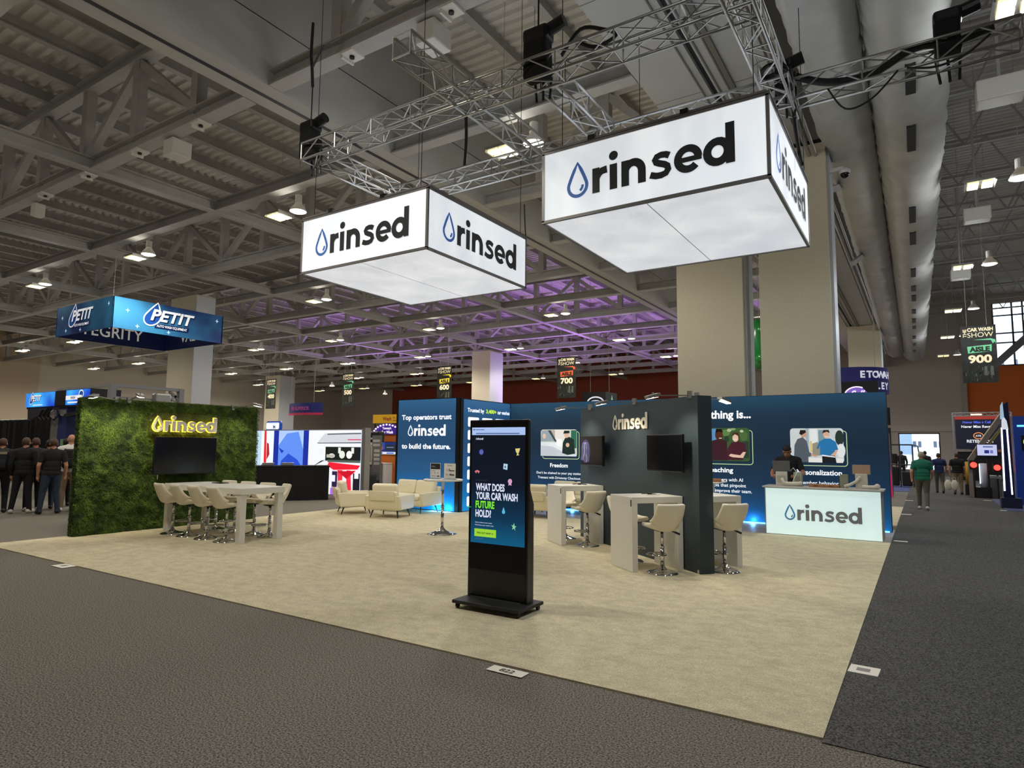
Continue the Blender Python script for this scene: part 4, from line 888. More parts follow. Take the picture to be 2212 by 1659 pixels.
def plush(label, x, y, pts, r):
    t = thing('plush_toy', label, 'toy', (x, y, CZ)); MB().tube(pts, r, 10).build('body', m_hose, t, True); MB().ball(pts[-1], (r[-1]*1.15,)*3).build('head', m_hose, t, True); return t
plush('long ivory plush tube lying in front of the laptop carton', -1.72, 9.4, [(-.1, -.02, .15), (-.07, -.02, .08), (-.02, -.02, .05), (.08, -.02, .045), (.18, -.02, .05), (.24, -.02, .06)], [.025, .03, .035, .04, .04, .035])
plush('ivory plush tube leaning from the olive carton to the tilted display', -.62, 9.4, [(-.1, 0, .03), (0, 0, .07), (.1, 0, .13), (.15, .02, .2)], [.03, .03, .03, .03])
plush('ivory plush tube lying at the right end of the counter', -.32, 9.38, [(-.1, -.02, .04), (0, -.02, .035), (.1, -.02, .035), (.14, -.02, .05)], [.035, .035, .04, .045])
t = thing('display_stand', 'cream pedestal with a tilted brown-backed display at the counter right end', 'display', (-.44, 9.5, CZ)); MB().rbox(-.1, .1, -.06, .06, 0, .27, .006, 1).build('pedestal', m_carton, t)
MB().rbox(-.15, .15, -.012, .012, .26, .44, .006, 1, M=Matrix.Rotation(-.12, 4, 'X')).build('display_back', mat('tan_back', 'ad8d74', .5), t)
t = box_obj('cardboard_box', 'flat brown cardboard box in the middle of the counter, left one', 'box', -1.2, 9.45, .27, .2, .055, m_brown, .03, 'flat brown boxes on the counter'); MB().box(-.05, .03, -.1025, -.1005, .02, .035).build('print', mat('box_print', '5c3c26', .7), t)
t = box_obj('cardboard_box', 'flat brown cardboard box in the middle of the counter, right one', 'box', -.93, 9.45, .24, .2, .05, m_brown, -.04, 'flat brown boxes on the counter'); MB().box(-.05, .03, -.1025, -.1005, .018, .032).build('print', mat('box_print', '5c3c26', .7), t)
t = thing('laptop', 'grey open laptop seen from behind on the cream carton', 'laptop', (-1.84, 9.52, CZ+.276), .06)
MB().rbox(-.16, .16, -.02, .2, 0, .015, .005, 1).build('base', mat('laptop_grey', '6f7078', .35, .5), t); MB().rbox(-.16, .16, -.008, 0, 0, .21, .004, 1, M=Matrix.Translation((0, -.02, .012)) @ Matrix.Rotation(.3, 4, 'X')).build('lid', mat('laptop_grey', '6f7078', .35, .5), t)
o = MB().tube([(-1.7, 9.6, 1.22), (-1.62, 9.5, 1.29), (-1.55, 9.45, 1.2), (-1.6, 9.4, 1.08), (-1.64, 9.38, .96)], .007, 6).build('cable', m_white, None, True); tag(o, 'white charging cable looping beside the laptop on the counter', 'cable')
t = thing('pedestal_table', 'small white pedestal table with boxes, peeking out right of the angled wall', 'table', (-3.15, 8.75, .01)); MB().rbox(-.42, .36, -.3, .3, .97, .99, .004, 1).build('tabletop', m_white, t); MB().box(.06, .12, -.25, .25, .02, .97).box(-.36, -.3, -.25, .25, .02, .97).box(-.36, .12, -.25, .25, 0, .02).build('frame', m_white, t)
box_obj('cardboard_box', 'brown cardboard box on the small pedestal table right of the angled wall', 'box', -2.98, 8.7, .3, .2, .06, m_brown, .1, None, 1.0)
# ================================================================ people
SK = [mat('skin_light', 'c98f70', .5), mat('skin_tan', 'a8714f', .5), mat('skin_dark', '6e4632', .5)]
def make_body(pose, vox=.011):
    """one continuous skin surface from tapered limbs, remeshed; returns vertices, faces, region per face. faces +y"""
    J = dict(pel=(0, 0, .95), sp=(0, 0, 1.14), ch=(0, .0, 1.34), nk=(0, -.01, 1.47), hd=(0, .02, 1.63),
             sL=(-.185, -.01, 1.41), sR=(.185, -.01, 1.41), eL=(-.265, -.05, 1.13), eR=(.265, -.05, 1.13), wL=(-.265, .06, .89), wR=(.265, .06, .89), pL=(-.26, .09, .82), pR=(.26, .09, .82),
             hL=(-.095, 0, .92), hR=(.095, 0, .92), kL=(-.11, .02, .50), kR=(.11, .02, .50), aL=(-.12, -.02, .09), aR=(.12, -.02, .09), tL=(-.13, .14, .045), tR=(.13, .14, .045))
    J.update(pose.get('J', {})); J = {k: V(v) for k, v in J.items()}; fat = pose.get('fat', 1)
    mb = MB(); segs = []
    def seg(a, b, ra, rb, reg):
        mb.cyl(a, b, ra, rb, 12); mb.ball(a, ra, 10, 6); mb.ball(b, rb, 10, 6); segs.append((a, b, reg, (ra+rb)/2))
    def ell(c, r, reg): mb.ball(c, r, 16, 10); segs.append((c-V((r[0]*.35, 0, r[2]*.4)), c+V((r[0]*.35, 0, r[2]*.4)), reg, r[1]+.01)); segs.append((c-V((-r[0]*.35, 0, r[2]*.4)), c+V((-r[0]*.35, 0, r[2]*.4)), reg, r[1]+.01))
    ell(J['ch'], (.175*fat, .115*fat, .19), 'shirt'); ell(J['sp'], (.155*fat, .115*fat, .18), 'shirt'); ell(J['pel'], (.16*fat, .118*fat, .12), 'pants')
    ell(J['pel']+V((0, 0, .1)), (.155*fat, .115*fat, .1), 'shirt')
    seg(J['ch']+V((0, -.01, .1)), J['nk'], .08, .06, 'shirt'); seg(J['nk'], J['hd']-V((0, .02, .07)), .056, .055, 'skin')
    for s in 'LR':
        sg = -1 if s == 'L' else 1
        seg(J['ch']+V((sg*.08, 0, .08)), J['s'+s], .085, .07, 'shirt'); m = J['s'+s].lerp(J['e'+s], .62)
        seg(J['s'+s], m, .066, .052, 'shirt'); seg(m, J['e'+s], .050, .043, pose.get('sleeve', 'skin')); seg(J['e'+s], J['w'+s], .044, .029, pose.get('sleeve', 'skin'))
        seg(J['w'+s], J['p'+s], .027, .036, 'skin'); d = (J['p'+s]-J['w'+s]).normalized(); side = d.cross(V((1, 0, 0))); side = side.normalized() if side.length > .1 else V((0, 1, 0)); inn = V((-sg, 0, 0))
        for k, L in enumerate((.062, .072, .068, .055)):
            p0 = J['p'+s]+side*(.027-.018*k)+d*.012; p1 = p0+d*L*.55+inn*.008; p2 = p1+d*L*.45+inn*.02; seg(p0, p1, .0105, .0095, 'skin'); seg(p1, p2, .0095, .0085, 'skin')
        p0 = J['w'+s].lerp(J['p'+s], .5)+side*.028; p1 = p0+side*.03+d*.03+inn*.01; seg(p0, p1, .012, .011, 'skin'); seg(p1, p1+d*.03+inn*.008, .011, .009, 'skin')
        seg(J['h'+s], J['k'+s], .088*fat, .06, 'pants'); seg(J['k'+s], J['a'+s], .060, .042, 'pants'); fd = (J['t'+s]-J['a'+s]); 
        seg(J['a'+s]-V((fd.x*.3, fd.y*.3, .035)), J['t'+s], .042, .036, 'shoe')
    H = J['hd']; tilt = pose.get('tilt', 0); tz = pose.get('turn', 0); RH = Matrix.Rotation(tz, 3, 'Z') @ Matrix.Rotation(-tilt, 3, 'X'); hp = lambda x, y, z: H+RH @ V((x, y, z))
    hm = MB(); hm.ball((0, -.012, .03), (.077, .098, .098), 18, 12); hm.ball((0, .03, -.045), (.058, .062, .075), 14, 9); hm.ball((0, .052, -.085), (.034, .032, .03), 10, 6)
    hm.cyl((0, .085, .012), (0, .112, -.03), .009, .017, 8); hm.ball((0, .108, -.032), .017, 8, 6); hm.ball((-.078, .0, -.005), (.012, .022, .034), 8, 6); hm.ball((.078, .0, -.005), (.012, .022, .034), 8, 6)
    hm.ball((0, .083, .032), (.05, .018, .012), 10, 6); hm.ball((0, .09, -.062), (.024, .012, .007), 8, 5)
    mb.add([hp(*v) for v in hm.v], hm.f); segs.append((hp(0, -.02, .07), hp(0, .03, -.06), 'head', .08))
    o = mb.build('tmp', []); md = o.modifiers.new('r', 'REMESH'); md.mode = 'VOXEL'; md.voxel_size = vox
    md = o.modifiers.new('s', 'SMOOTH'); md.factor = .5; md.iterations = 5
    dg = bpy.context.evaluated_depsgraph_get(); dg.update(); me = o.evaluated_get(dg).to_mesh()
    n = len(me.vertices); co = np.empty(n*3); me.vertices.foreach_get('co', co); co = co.reshape(-1, 3); no = np.empty(n*3); me.vertices.foreach_get('normal', no); no = no.reshape(-1, 3)
    F = [tuple(p.vertices) for p in me.polygons]; o.evaluated_get(dg).to_mesh_clear(); bpy.data.objects.remove(o)
    best = np.full(n, 9e9); reg = np.zeros(n, int); names = ['shirt', 'pants', 'skin', 'shoe', 'head']
    for a, b, r, rad in segs:
        a = np.array(a); d = np.array(b)-a; L = d @ d+1e-9; tt = np.clip(((co-a) @ d)/L, 0, 1)[:, None]; ds = np.linalg.norm(co-(a+tt*d), axis=1)-rad
        k = ds < best; best[k] = ds[k]; reg[k] = names.index(r)
    reg[(reg == 1) & (co[:, 2] > .90)] = 0                     # shirts hang over the waistband
    Hn = np.array(H); Rt = np.array(RH)
    hl = (co-Hn) @ Rt                       # head-local coordinates
    return co, no, F, reg, hl, (hp, H)
def person(label, x, y, rz, pose, skin, shirt, pants, shoe, hair, height=1.75, vox=.011, group=None, face=False, hairline=0.0):
    co, no, F, reg, hl, (hp, H) = make_body(pose, vox); s = height/1.75
    t = thing('person', label, 'person', (x, y, .012), rz, group); t.scale = (s, s, s)
    co = co.copy(); co[:, 2] -= min(0, 0); zmin = co[:, 2].min(); co[:, 2] -= zmin
    b = MB(); b.v = [tuple(p) for p in co]; b.f = F; b.m = [0]*len(F); body = b.build('body', skin, t, True)
    def shell(name, sel, off, m):
        vsel = set(np.nonzero(sel)[0]); fs = [f for f in F if all(i in vsel for i in f)]
        ids = sorted({i for f in fs for i in f}); mp = {i: k for k, i in enumerate(ids)}
        if not ids: return
        b = MB(); P = co[ids]+no[ids]*off; Q = co[ids]-no[ids]*.004; n = len(ids); b.v = [tuple(p) for p in P]; b.f = [tuple(mp[i] for i in f) for f in fs]
        ed = {}
        for f in b.f:
            for i in range(len(f)):
                e = (f[i], f[(i+1) % len(f)])
                if (e[1], e[0]) in ed: del ed[(e[1], e[0])]
                else: ed[e] = 1
        b.v += [tuple(p) for p in Q]; b.f += [(e[1], e[0], e[0]+n, e[1]+n) for e in ed]; b.m = [0]*len(b.f)
        return b.build(name, m, t, True)
    shell('shirt', reg == 0 if pose.get('sleeve', 'skin') == 'skin' else (reg == 0), .014, shirt)
    if pose.get('sleeve') == 'shirt': pass
    shell('trousers', (reg == 1) | ((reg == 0) & (co[:, 2] < .96)), .012, pants)
    shell('shoes', reg == 3, .008, shoe)
    if hair is not None: shell('hair', (reg == 4) & ((hl[:, 2] > .045+hairline+.0*hl[:, 1]) | ((hl[:, 1] < .0) & (hl[:, 2] > -.055) & (np.abs(hl[:, 0]) > -1) & ~((np.abs(hl[:, 0]) > .07) & (hl[:, 2] < .03)))), .010, hair)
    if face:
        hh = lambda *a: hp(*a)-V((0, 0, zmin))
        mb = MB()
        for sx in (-.031, .031): mb.ball(hh(sx, .083, .012), (.012, .006, .007), 8, 6)
        mb.build('eyes', mat('eye_dark', '1a1412', .3), t)
        mb = MB(); 
        for sx in (-.031, .031): mb.bar(hh(sx-.018, .089, .033), hh(sx+.018, .089, .033), .008, .008)
        mb.build('eyebrows', hair or mat('hair_black', '120e0c', .7), t); MB().bar(hh(-.02, .099, -.062), hh(.02, .099, -.062), .006, .007).build('lips', mat('lip', '8a5046', .5), t)
    return t
BLK = mat('cloth_black', '141416', .85); BLK2 = mat('cloth_charcoal', '1e1e22', .85); NVY = mat('cloth_navy', '1b2336', .85); JEAN = mat('denim', '2a3648', .85, noise=.15, nscale=30); KHA = mat('khaki', '8b7556', .85); WHT = mat('cloth_white', 'e3ded4', .8); GRN = mat('cloth_green', '0f6a52', .8); SHW = mat('shoe_white', 'd9d5cc', .6); SHB = mat('shoe_black', '131313', .5); GRYP = mat('cloth_greyolive', '5b564a', .85); BLU = mat('cloth_blue', '22305a', .85)
HB = mat('hair_black', '120e0c', .7); HBR = mat('hair_brown', '4a3020', .7); HGR = mat('hair_grey', 'a39a8c', .7)
# staff member behind the counter
person('person with short black hair and black t-shirt, head bowed, working behind the lit counter', -1.84, 10.25, PI, dict(J=dict(hd=(0, .08, 1.60), nk=(0, .02, 1.46), eL=(-.30, .06, 1.15), eR=(.30, .06, 1.15), wL=(-.26, .3, 1.10), wR=(.26, .3, 1.10), pL=(-.2, .37, 1.10), pR=(.2, .37, 1.10)), tilt=.5, fat=1.05), SK[1], BLK, BLK2, SHB, HB, 1.76, .008, face=True)
# crowd on the left; they look away from the viewer
G = 'visitors crowding beside the grass wall'
rel = dict(J=dict(wL=(-.2, .16, 1.0), pL=(-.15, .2, 1.0), wR=(.2, .16, 1.0), pR=(.15, .2, 1.0)), sleeve='skin', fat=1.08)
std = dict(sleeve='skin', fat=1.0); wide = dict(J=dict(aL=(-.19, -.02, .09), tL=(-.23, .13, .045), kL=(-.15, .02, .5), aR=(.16, .0, .09), tR=(.2, .14, .045)), fat=1.1)
jac = dict(sleeve='shirt', fat=1.12)
A = 1.15
person('person in black with a dark backpack at the left edge, standing farthest left', -17.64, 2.0, A, jac, SK[0], BLK2, BLK, SHB, HBR, 1.72, group=G)
person('person in black with brown hair and white shoes beside the one with the dark backpack', -17.15, 2.28, A-.2, dict(wide, sleeve='shirt'), SK[0], BLK, BLK, SHW, HBR, 1.74, group=G)
person('person in black with white trainers between the pair at the left and the bearded men', -17.52, 2.62, A+.2, dict(std, sleeve='shirt'), SK[1], BLK, BLK2, SHW, HBR, 1.74, group=G)
person('person with black hair and jeans behind the man in the black t-shirt', -17.75, 3.0, A, jac, SK[1], BLK, JEAN, SHB, HB, 1.70, group=G)
person('person with brown hair, black t-shirt and dark jeans in the middle of the crowd', -16.51, 2.6, A+.1, wide, SK[0], BLK, JEAN, SHB, HBR, 1.72, group=G)
person('bald person with a white shirt under black backpack straps, tallest in the crowd', -16.85, 3.1, A, rel, SK[0], WHT, KHA, SHW, None, 1.83, group=G)
person('person with receding hair in dark clothes at the edge of the grass wall', -17.2, 3.5, A, jac, SK[0], BLK, NVY, SHB, HBR, 1.72, group=G)
person('person with dark hair deeper inside the crowd, head just visible', -18.3, 3.6, A, jac, SK[1], BLK2, BLK, SHB, HB, 1.74, group=G)
def backpack(label, x, y, rz, m, z=1.02, patch=None, s=1):
    t = thing('backpack', label, 'backpack', (x, y, z), rz)
    MB().rbox(-.15*s, .15*s, -.3, -.12, 0, .46*s, .06, 3).build('bag', m, t, True); MB().rbox(-.11*s, .11*s, -.34, -.28, .04, .24, .02).build('front_pocket', m, t, True)
    mb = MB()
    for sx in (-1, 1): mb.tube([(sx*.1, -.14, .44), (sx*.12, -.02, .475), (sx*.13, .1, .38), (sx*.135, .135, .25), (sx*.14, .05, .08), (sx*.13, -.13, .04)], .022, 6)
    mb.build('straps', m, t, True)
    if patch: MB().box(-.12*s, .12*s, -.31, -.3, .36, .42).build('label_patch', patch, t)
backpack('dark backpack with a pale band on the person farthest left', -17.64, 2.0, A, BLK2, 1.0, mat('patch_tan', '8f8470', .8))
backpack('black backpack worn over a white shirt by the bald person', -16.85, 3.1, A, BLK, 1.03)
# aisle walkers, seen from behind
walk = dict(J=dict(kL=(-.1, .14, .52), aL=(-.1, .18, .10), tL=(-.11, .35, .06), kR=(.1, -.02, .50), aR=(.1, -.24, .13), tR=(.11, -.12, .05), eL=(-.27, -.1, 1.15), wL=(-.27, .0, .93), pL=(-.26, .03, .86), eR=(.27, .02, 1.15), wR=(.25, .16, .98), pR=(.23, .22, .95)), fat=1.22)
person('person in a green shirt and olive trousers walking away down the aisle', .5, 17.3, 0, walk, SK[0], GRN, GRYP, SHW, HGR, 1.62)
person('person in a navy shirt walking away down the aisle, left of the one in black', 1.05, 26.0, .05, dict(walk, fat=1.1), SK[0], BLU, GRYP, SHB, HBR, 1.55)
person('person in a black top walking away down the aisle with pale bags at the side', 1.62, 25.6, -.05, dict(std, fat=1.15), SK[0], BLK, KHA, SHB, HBR, 1.56)
person('person in dark clothes by the bright door, left of the green shirt', -.45, 36.5, .2, jac, SK[1], BLK, BLK2, SHB, HB, 1.6)
person('person in dark clothes deep in the aisle just behind the green shirt', .62, 33.0, 0, jac, SK[1], BLK2, BLK, SHB, HB, 1.62)
for lab, x, y in (('pale plastic carrier bag hanging at the side of the person in black', 1.3, 25.35), ('round pale tote bag beside the person in black', 1.5, 25.3)):
    t = thing('carrier_bag', lab, 'bag', (x, y, .16)); MB().ball((0, 0, .2), (.12, .07, .2)).build('bag', mat('bag_pale', 'd6cfbb', .6), t, True); MB().tube([(-.06, 0, .36), (-.03, 0, .5), (.03, 0, .5), (.06, 0, .36)], .01, 6).build('handle', mat('bag_pale', 'd6cfbb', .6), t)
# ================================================================ blue ring banner at left
def hexprint(name, c1, c2, k):
    m = bpy.data.materials.new(name); m.use_nodes = True; nt = m.node_tree; b = nt.nodes['Principled BSDF']; b.inputs['Roughness'].default_value = .6
    tc = nt.nodes.new('ShaderNodeTexCoord'); vo = nt.nodes.new('ShaderNodeTexVoronoi'); vo.inputs['Scale'].default_value = 7; vo.inputs['Randomness'].default_value = .25
    nz = nt.nodes.new('ShaderNodeTexNoise'); nz.inputs['Scale'].default_value = .55; nz.inputs['Detail'].default_value = 2
    nt.links.new(tc.outputs['Object'], vo.inputs['Vector']); nt.links.new(tc.outputs['Object'], nz.inputs['Vector'])
    r = nt.nodes.new('ShaderNodeValToRGB'); r.color_ramp.elements[0].position = .38; r.color_ramp.elements[1].position = .66; r.color_ramp.elements[0].color = (*lin(c1), 1); r.color_ramp.elements[1].color = (*lin(c2), 1)
    nt.links.new(nz.outputs[0], r.inputs[0])
    r2 = nt.nodes.new('ShaderNodeValToRGB'); r2.color_ramp.elements[0].position = .05; r2.color_ramp.elements[1].position = .14; r2.color_ramp.elements[0].color = (.45, .45, .5, 1); r2.color_ramp.elements[1].color = (1, 1, 1, 1); nt.links.new(vo.outputs['Distance'], r2.inputs[0])
    mx = nt.nodes.new('ShaderNodeMixRGB'); mx.blend_type = 'MULTIPLY'; mx.inputs[0].default_value = 1; nt.links.new(r.outputs[0], mx.inputs[1]); nt.links.new(r2.outputs[0], mx.inputs[2])
    nt.links.new(mx.outputs[0], b.inputs['Base Color']); nt.links.new(mx.outputs[0], b.inputs['Emission Color']); b.inputs['Emission Strength'].default_value = k; return m
m_hex = hexprint('blue_hex_print', '0f347e', '3a93c8', .1); m_innavy = mat('banner_inner_navy', '0c1c48', .8, emit=.12)  # slight emission put into both prints to brighten the banner
PM = [LIT('f0f1f4', .6), LIT('0a1f52', .3), LIT('1b4fa0', .4), LIT('bfe2fb', .7)]
def petit(mb, fr, x, y, s, sub=True):
    O, ux, uy, nn = fr; f = (O+ux*x+uy*y, ux*s, uy*s, nn)
    sk = lambda pts, o=0: [(px+.25*py, py) for px, py in pts]
    D = [(a+.3*(b-.3), b) for a, b in drop_pts(.55, .42, .52, 1.45)]
    mb.poly([(px*1.06-.03, py*1.06-.03) for px, py in D], f, .01, 1); mb.poly(D, f, .013, 2); stroke(mb, D, .08, f, 0, .016, True)
    txt(mb, 'PETIT', f, .50, .24, .74, 1, 'L', .06, .019, width=2.75, skew=.28); txt(mb, 'PETIT', f, .46, .28, .74, 0, 'L', .03, .022, width=2.75, skew=.28)
    if sub:
        mb.poly([(.75, -.22), (3.0, -.22), (3.1, .1), (.83, .1)], f, .012, 1); txt(mb, 'AUTO WASH EQUIPMENT', f, .88, -.13, .17, 0, 'L', .02, .018, width=2.05)
RX0, RX1, RY0, RY1, RZ, RH = -30.1, -25.4, 7.75, 12.35, 6.06, 1.22
t = thing('ring_banner', 'square blue ring banner with white drop logos hanging from the roof at left', 'banner', ((RX0+RX1)/2, (RY0+RY1)/2, RZ)); hw, hd = (RX1-RX0)/2, (RY1-RY0)/2
for fr, w_, lg in ((frame((-hw, -hd, 0), (1,0,0)), 2*hw, 1), (frame((hw, -hd, 0), (0,1,0)), 2*hd, 1), (frame((hw, hd, 0), (-1,0,0)), 2*hw, 0), (frame((-hw, hd, 0), (0,-1,0)), 2*hd, 0)):
    O, ux, uy, nn = fr
    p = MB().poly(R(0, 0, w_, RH), fr, .0).build('outer_print', m_hex, t)
    MB().prism(R(.0, .0, w_, RH), fr, -.05, -.004).build('inner_print', m_innavy, t)
    if lg: mb = MB(); petit(mb, fr, 1.15, .36, .60 if w_ > 4.65 else .62); mb.build('lettering', PM, p)
    mb = MB()
    for x, y in ((.55, .75), (w_-.3, .95), (.95, .18), (2.2, .12)): 
        mb.poly([(x-.09, y), (x-.02, y+.02), (x, y+.1), (x+.02, y+.02), (x+.09, y), (x+.02, y-.02), (x, y-.1), (x-.02, y-.02)], fr, .012, 0)
    mb.build('star_marks', [PM[3]], p)
fi = frame((-hw+.052, -hd, 0), (0, 1, 0)); mb = MB(); txt(mb, 'INTEGRITY', fi, 1.9, .3, .52, 0, 'C', .01, .003, width=3.3); fi2 = frame((-hw, hd-.052, 0), (1, 0, 0)); txt(mb, 'VALUE', fi2, 2.5, .3, .5, 0, 'C', .01, .003); mb.build('inner_lettering', [LIT('c8c6bf', .35)], t)
mb = MB()
for cx, cy in ((-hw, -hd), (hw, -hd), (hw, hd), (-hw, hd)): mb.cyl((cx, cy, RH), (cx, cy, 5.8), .008, n=5)
mb.build('suspension_wires', mat('wire_grey', '9d9b98', .5), t)

# ================================================================ wash gantry booth and drapes at far left
t = thing('wash_gantry', 'car-wash gantry with curved glowing blue screens behind the crowd', 'machine', (-23.9, 5.5, 0))
def curved(x0, x1, mats, name, layers):
    mb = MB(); n = 8; pts = [(-.38+.42*math.cos(a)-.02, 2.9+.46*math.sin(a)) for a in [(-.15+1.2*i/n) for i in range(n+1)]]
    vs = [(x0, -p[0], p[1]) for p in pts]+[(x1, -p[0], p[1]) for p in pts]
    return mb.add(vs, [(i, n+1+i, n+2+i, i+1) for i in range(n)]).build(name, mats, t)
scr = hexprint('gantry_screen', '0c3bb0', '3fb0f5', 1.1)
for x0, x1 in ((-2.2, .05), (.85, 2.35)): 
    MB().box(x0, x1, -.06, .0, 2.86, 3.34).build('screen', scr, t)
MB().box(.05, .85, -.055, 0, 2.86, 3.34).build('black_cover', m_dark, t)
fr = frame((-2.2, -.061, 2.86), (1, 0, 0)); mb = MB(); petit(mb, fr, .35, .12, .27, False); mb.poly(R(.6, .04, 1.35, .07), fr, .003, 0); mb.poly(R(3.05, .16, 4.15, .3), fr, .003, 0); mb.poly(R(3.2, .05, 4.5, .1), fr, .003, 0); mb.poly(EL(4.1, .33, .17, .13), fr, .002, 2); stroke(mb, EL(4.1, .33, .15, .12), .04, fr, 0, .004, True); txt(mb, 'WASH', fr, 3.55, .19, .08, 1, 'C', .03, .006); mb.build('screen_marks', PM, t)
MB().box(-2.25, 2.4, 0, .9, 2.8, 3.36).build('header', m_dark, t)
MB().prism([(-2.15, 2.8), (-.6, 2.8), (-.9, 2.62), (-1.75, 2.45), (-2.1, 2.42)], frame((0, .1, 0), (1, 0, 0)), -.4, .1).build('side_fin', mat('fin_dark', '23202a', .5), t)
MB().box(-.5, .1, .1, .5, 0, 2.8).build('pillar', m_alu, t); MB().box(.15, .75, .05, .5, 0, 2.8).build('blue_cabinet', mat('cabinet_navy', '16245c', .5), t); MB().box(.55, .72, .0, .06, 1.45, 1.75).build('green_sticker', mat('sticker_green', '6f8f62', .6), t)
mb = MB()
for k in range(4): mb.tube([(-.9+.3*k, -.02, 2.75), (-1.0+.3*k, -.08, 2.5), (-.7+.3*k, -.1, 2.38), (-.5+.25*k, -.02, 2.62)], .03, 6)
mb.build('hoses', m_dark, t); MB().lathe([(.05, 0), (.14, .1), (.14, .22), (.05, .3)], 14, (.25, -.1, 2.42)).lathe([(.05, 0), (.1, .05), (.1, .2)], 12, (.85, -.1, 2.5)).build('motors', m_chrome, t, True)
MB().rbox(1.9, 2.4, -.2, .1, 2.38, 2.75, .05).bar((.9, -.05, 2.5), (1.95, -.05, 2.6), .12, .12).build('camera_arm', m_dark, t)
t = thing('frame_truss', 'grey metal frame standing behind the top edge of the grass wall', 'frame', (-16, 4.4, 0))
mb = MB()
for y in (-.86, .84): mb.box(-.09, .09, y-.06, y+.06, 0, 3.08)
mb.build('posts', mat('frame_grey', '8a898e', .5, .2), t); MB().box(-.05, .05, -.9, .9, 3.01, 3.09).box(-.03, .03, -.9, .9, 2.74, 2.78).box(-2.9, .0, -.88, -.83, 3.02, 3.07).bar((0, .5, 2.72), (0, .84, 2.98), .06, .06).bar((0, .84, 2.75), (0, .55, 3.0), .06, .06).build('beams', mat('frame_grey', '8a898e', .5, .2), t)
MB().rbox(-.02, .2, .1, .5, 2.66, 2.92, .04).build('floodlight', m_alu, t)
t = thing('drape_wall', 'black pipe-and-drape curtain behind the crowd at the left edge', 'curtain', (-29, 7.2, 0)); mb = MB(); P = [(x*.09, .08*math.sin(x*1.1)+.03*math.sin(x*2.7)) for x in range(-95, 88)]
mb.add([(x, y, .02) for x, y in P]+[(x, y, 2.55-.3*(x > 3.2)) for x, y in P], [(i, i+1, len(P)+i+1, len(P)+i) for i in range(len(P)-1)]); mb.build('curtain', mat('drape_black', '0f0e0f', .95), t)
mb = MB().cyl((-8.6, 0, 2.56), (3.1, 0, 2.56), .03, n=8)
for x in (-8.6, -3, 0, 3.1): mb.cyl((x, .1, 0), (x, .1, 2.58), .025, n=8)
mb.build('pipes', m_alu, t)

# ================================================================ black draped counter, video wall and booths beyond
BA = math.atan2(9.14-6.0, -14.55+16.8)
t = thing('draped_counter', 'counter draped to the floor in black cloth right of the grass wall', 'counter', (-14.55, 9.14, 0), BA)
mb = MB(); P = [(-3.9+x*.05, .012*math.sin(x*1.3)+.01*math.sin(x*.37)) for x in range(79)]; n = len(P)
mb.add([(x, y, .01) for x, y in P]+[(x, y*.3, 1.0) for x, y in P], [(i, i+1, n+i+1, n+i) for i in range(n-1)]); mb.box(-3.9, 0.0, .01, .7, .01, 1.0); mb.rbox(-3.92, .02, -.01, .72, .99, 1.02, .008); mb.build('drape', mat('drape_black2', '121214', .9, noise=.15, nscale=2), t)
for i, (s, c) in enumerate(((-2.3, 'left'), (-1.75, 'middle'), (-1.2, 'right'))):
    p = V((-14.55, 9.14, 1.022))+V((math.cos(BA), math.sin(BA), 0))*s+V((-math.sin(BA), math.cos(BA), 0))*.3
    t = thing('magazine_stack', 'stack of magazines on the black draped counter, %s one' % c, 'magazines', p, BA+.1*i, 'stacks of magazines on the black counter')
    for k, cc in enumerate(('2f3038', 'b9b6b0', '45464e', 'd6d3cc')): MB().box(-.16+.01*k, .16+.008*k, -.1, .1, .022*k, .022*k+.018).build('magazine', C(cc), t)
t = thing('video_wall', 'large bright video wall showing blue and red car-wash pictures', 'screen', (-14.5, 10.45, 0))
MB().box(-6.2, 0, .0, .18, 0, 2.16).build('cabinet', mat('screen_side', '8a8c92', .5), t)
fr = frame((-6.2, -.001, .03), (1, 0, 0))
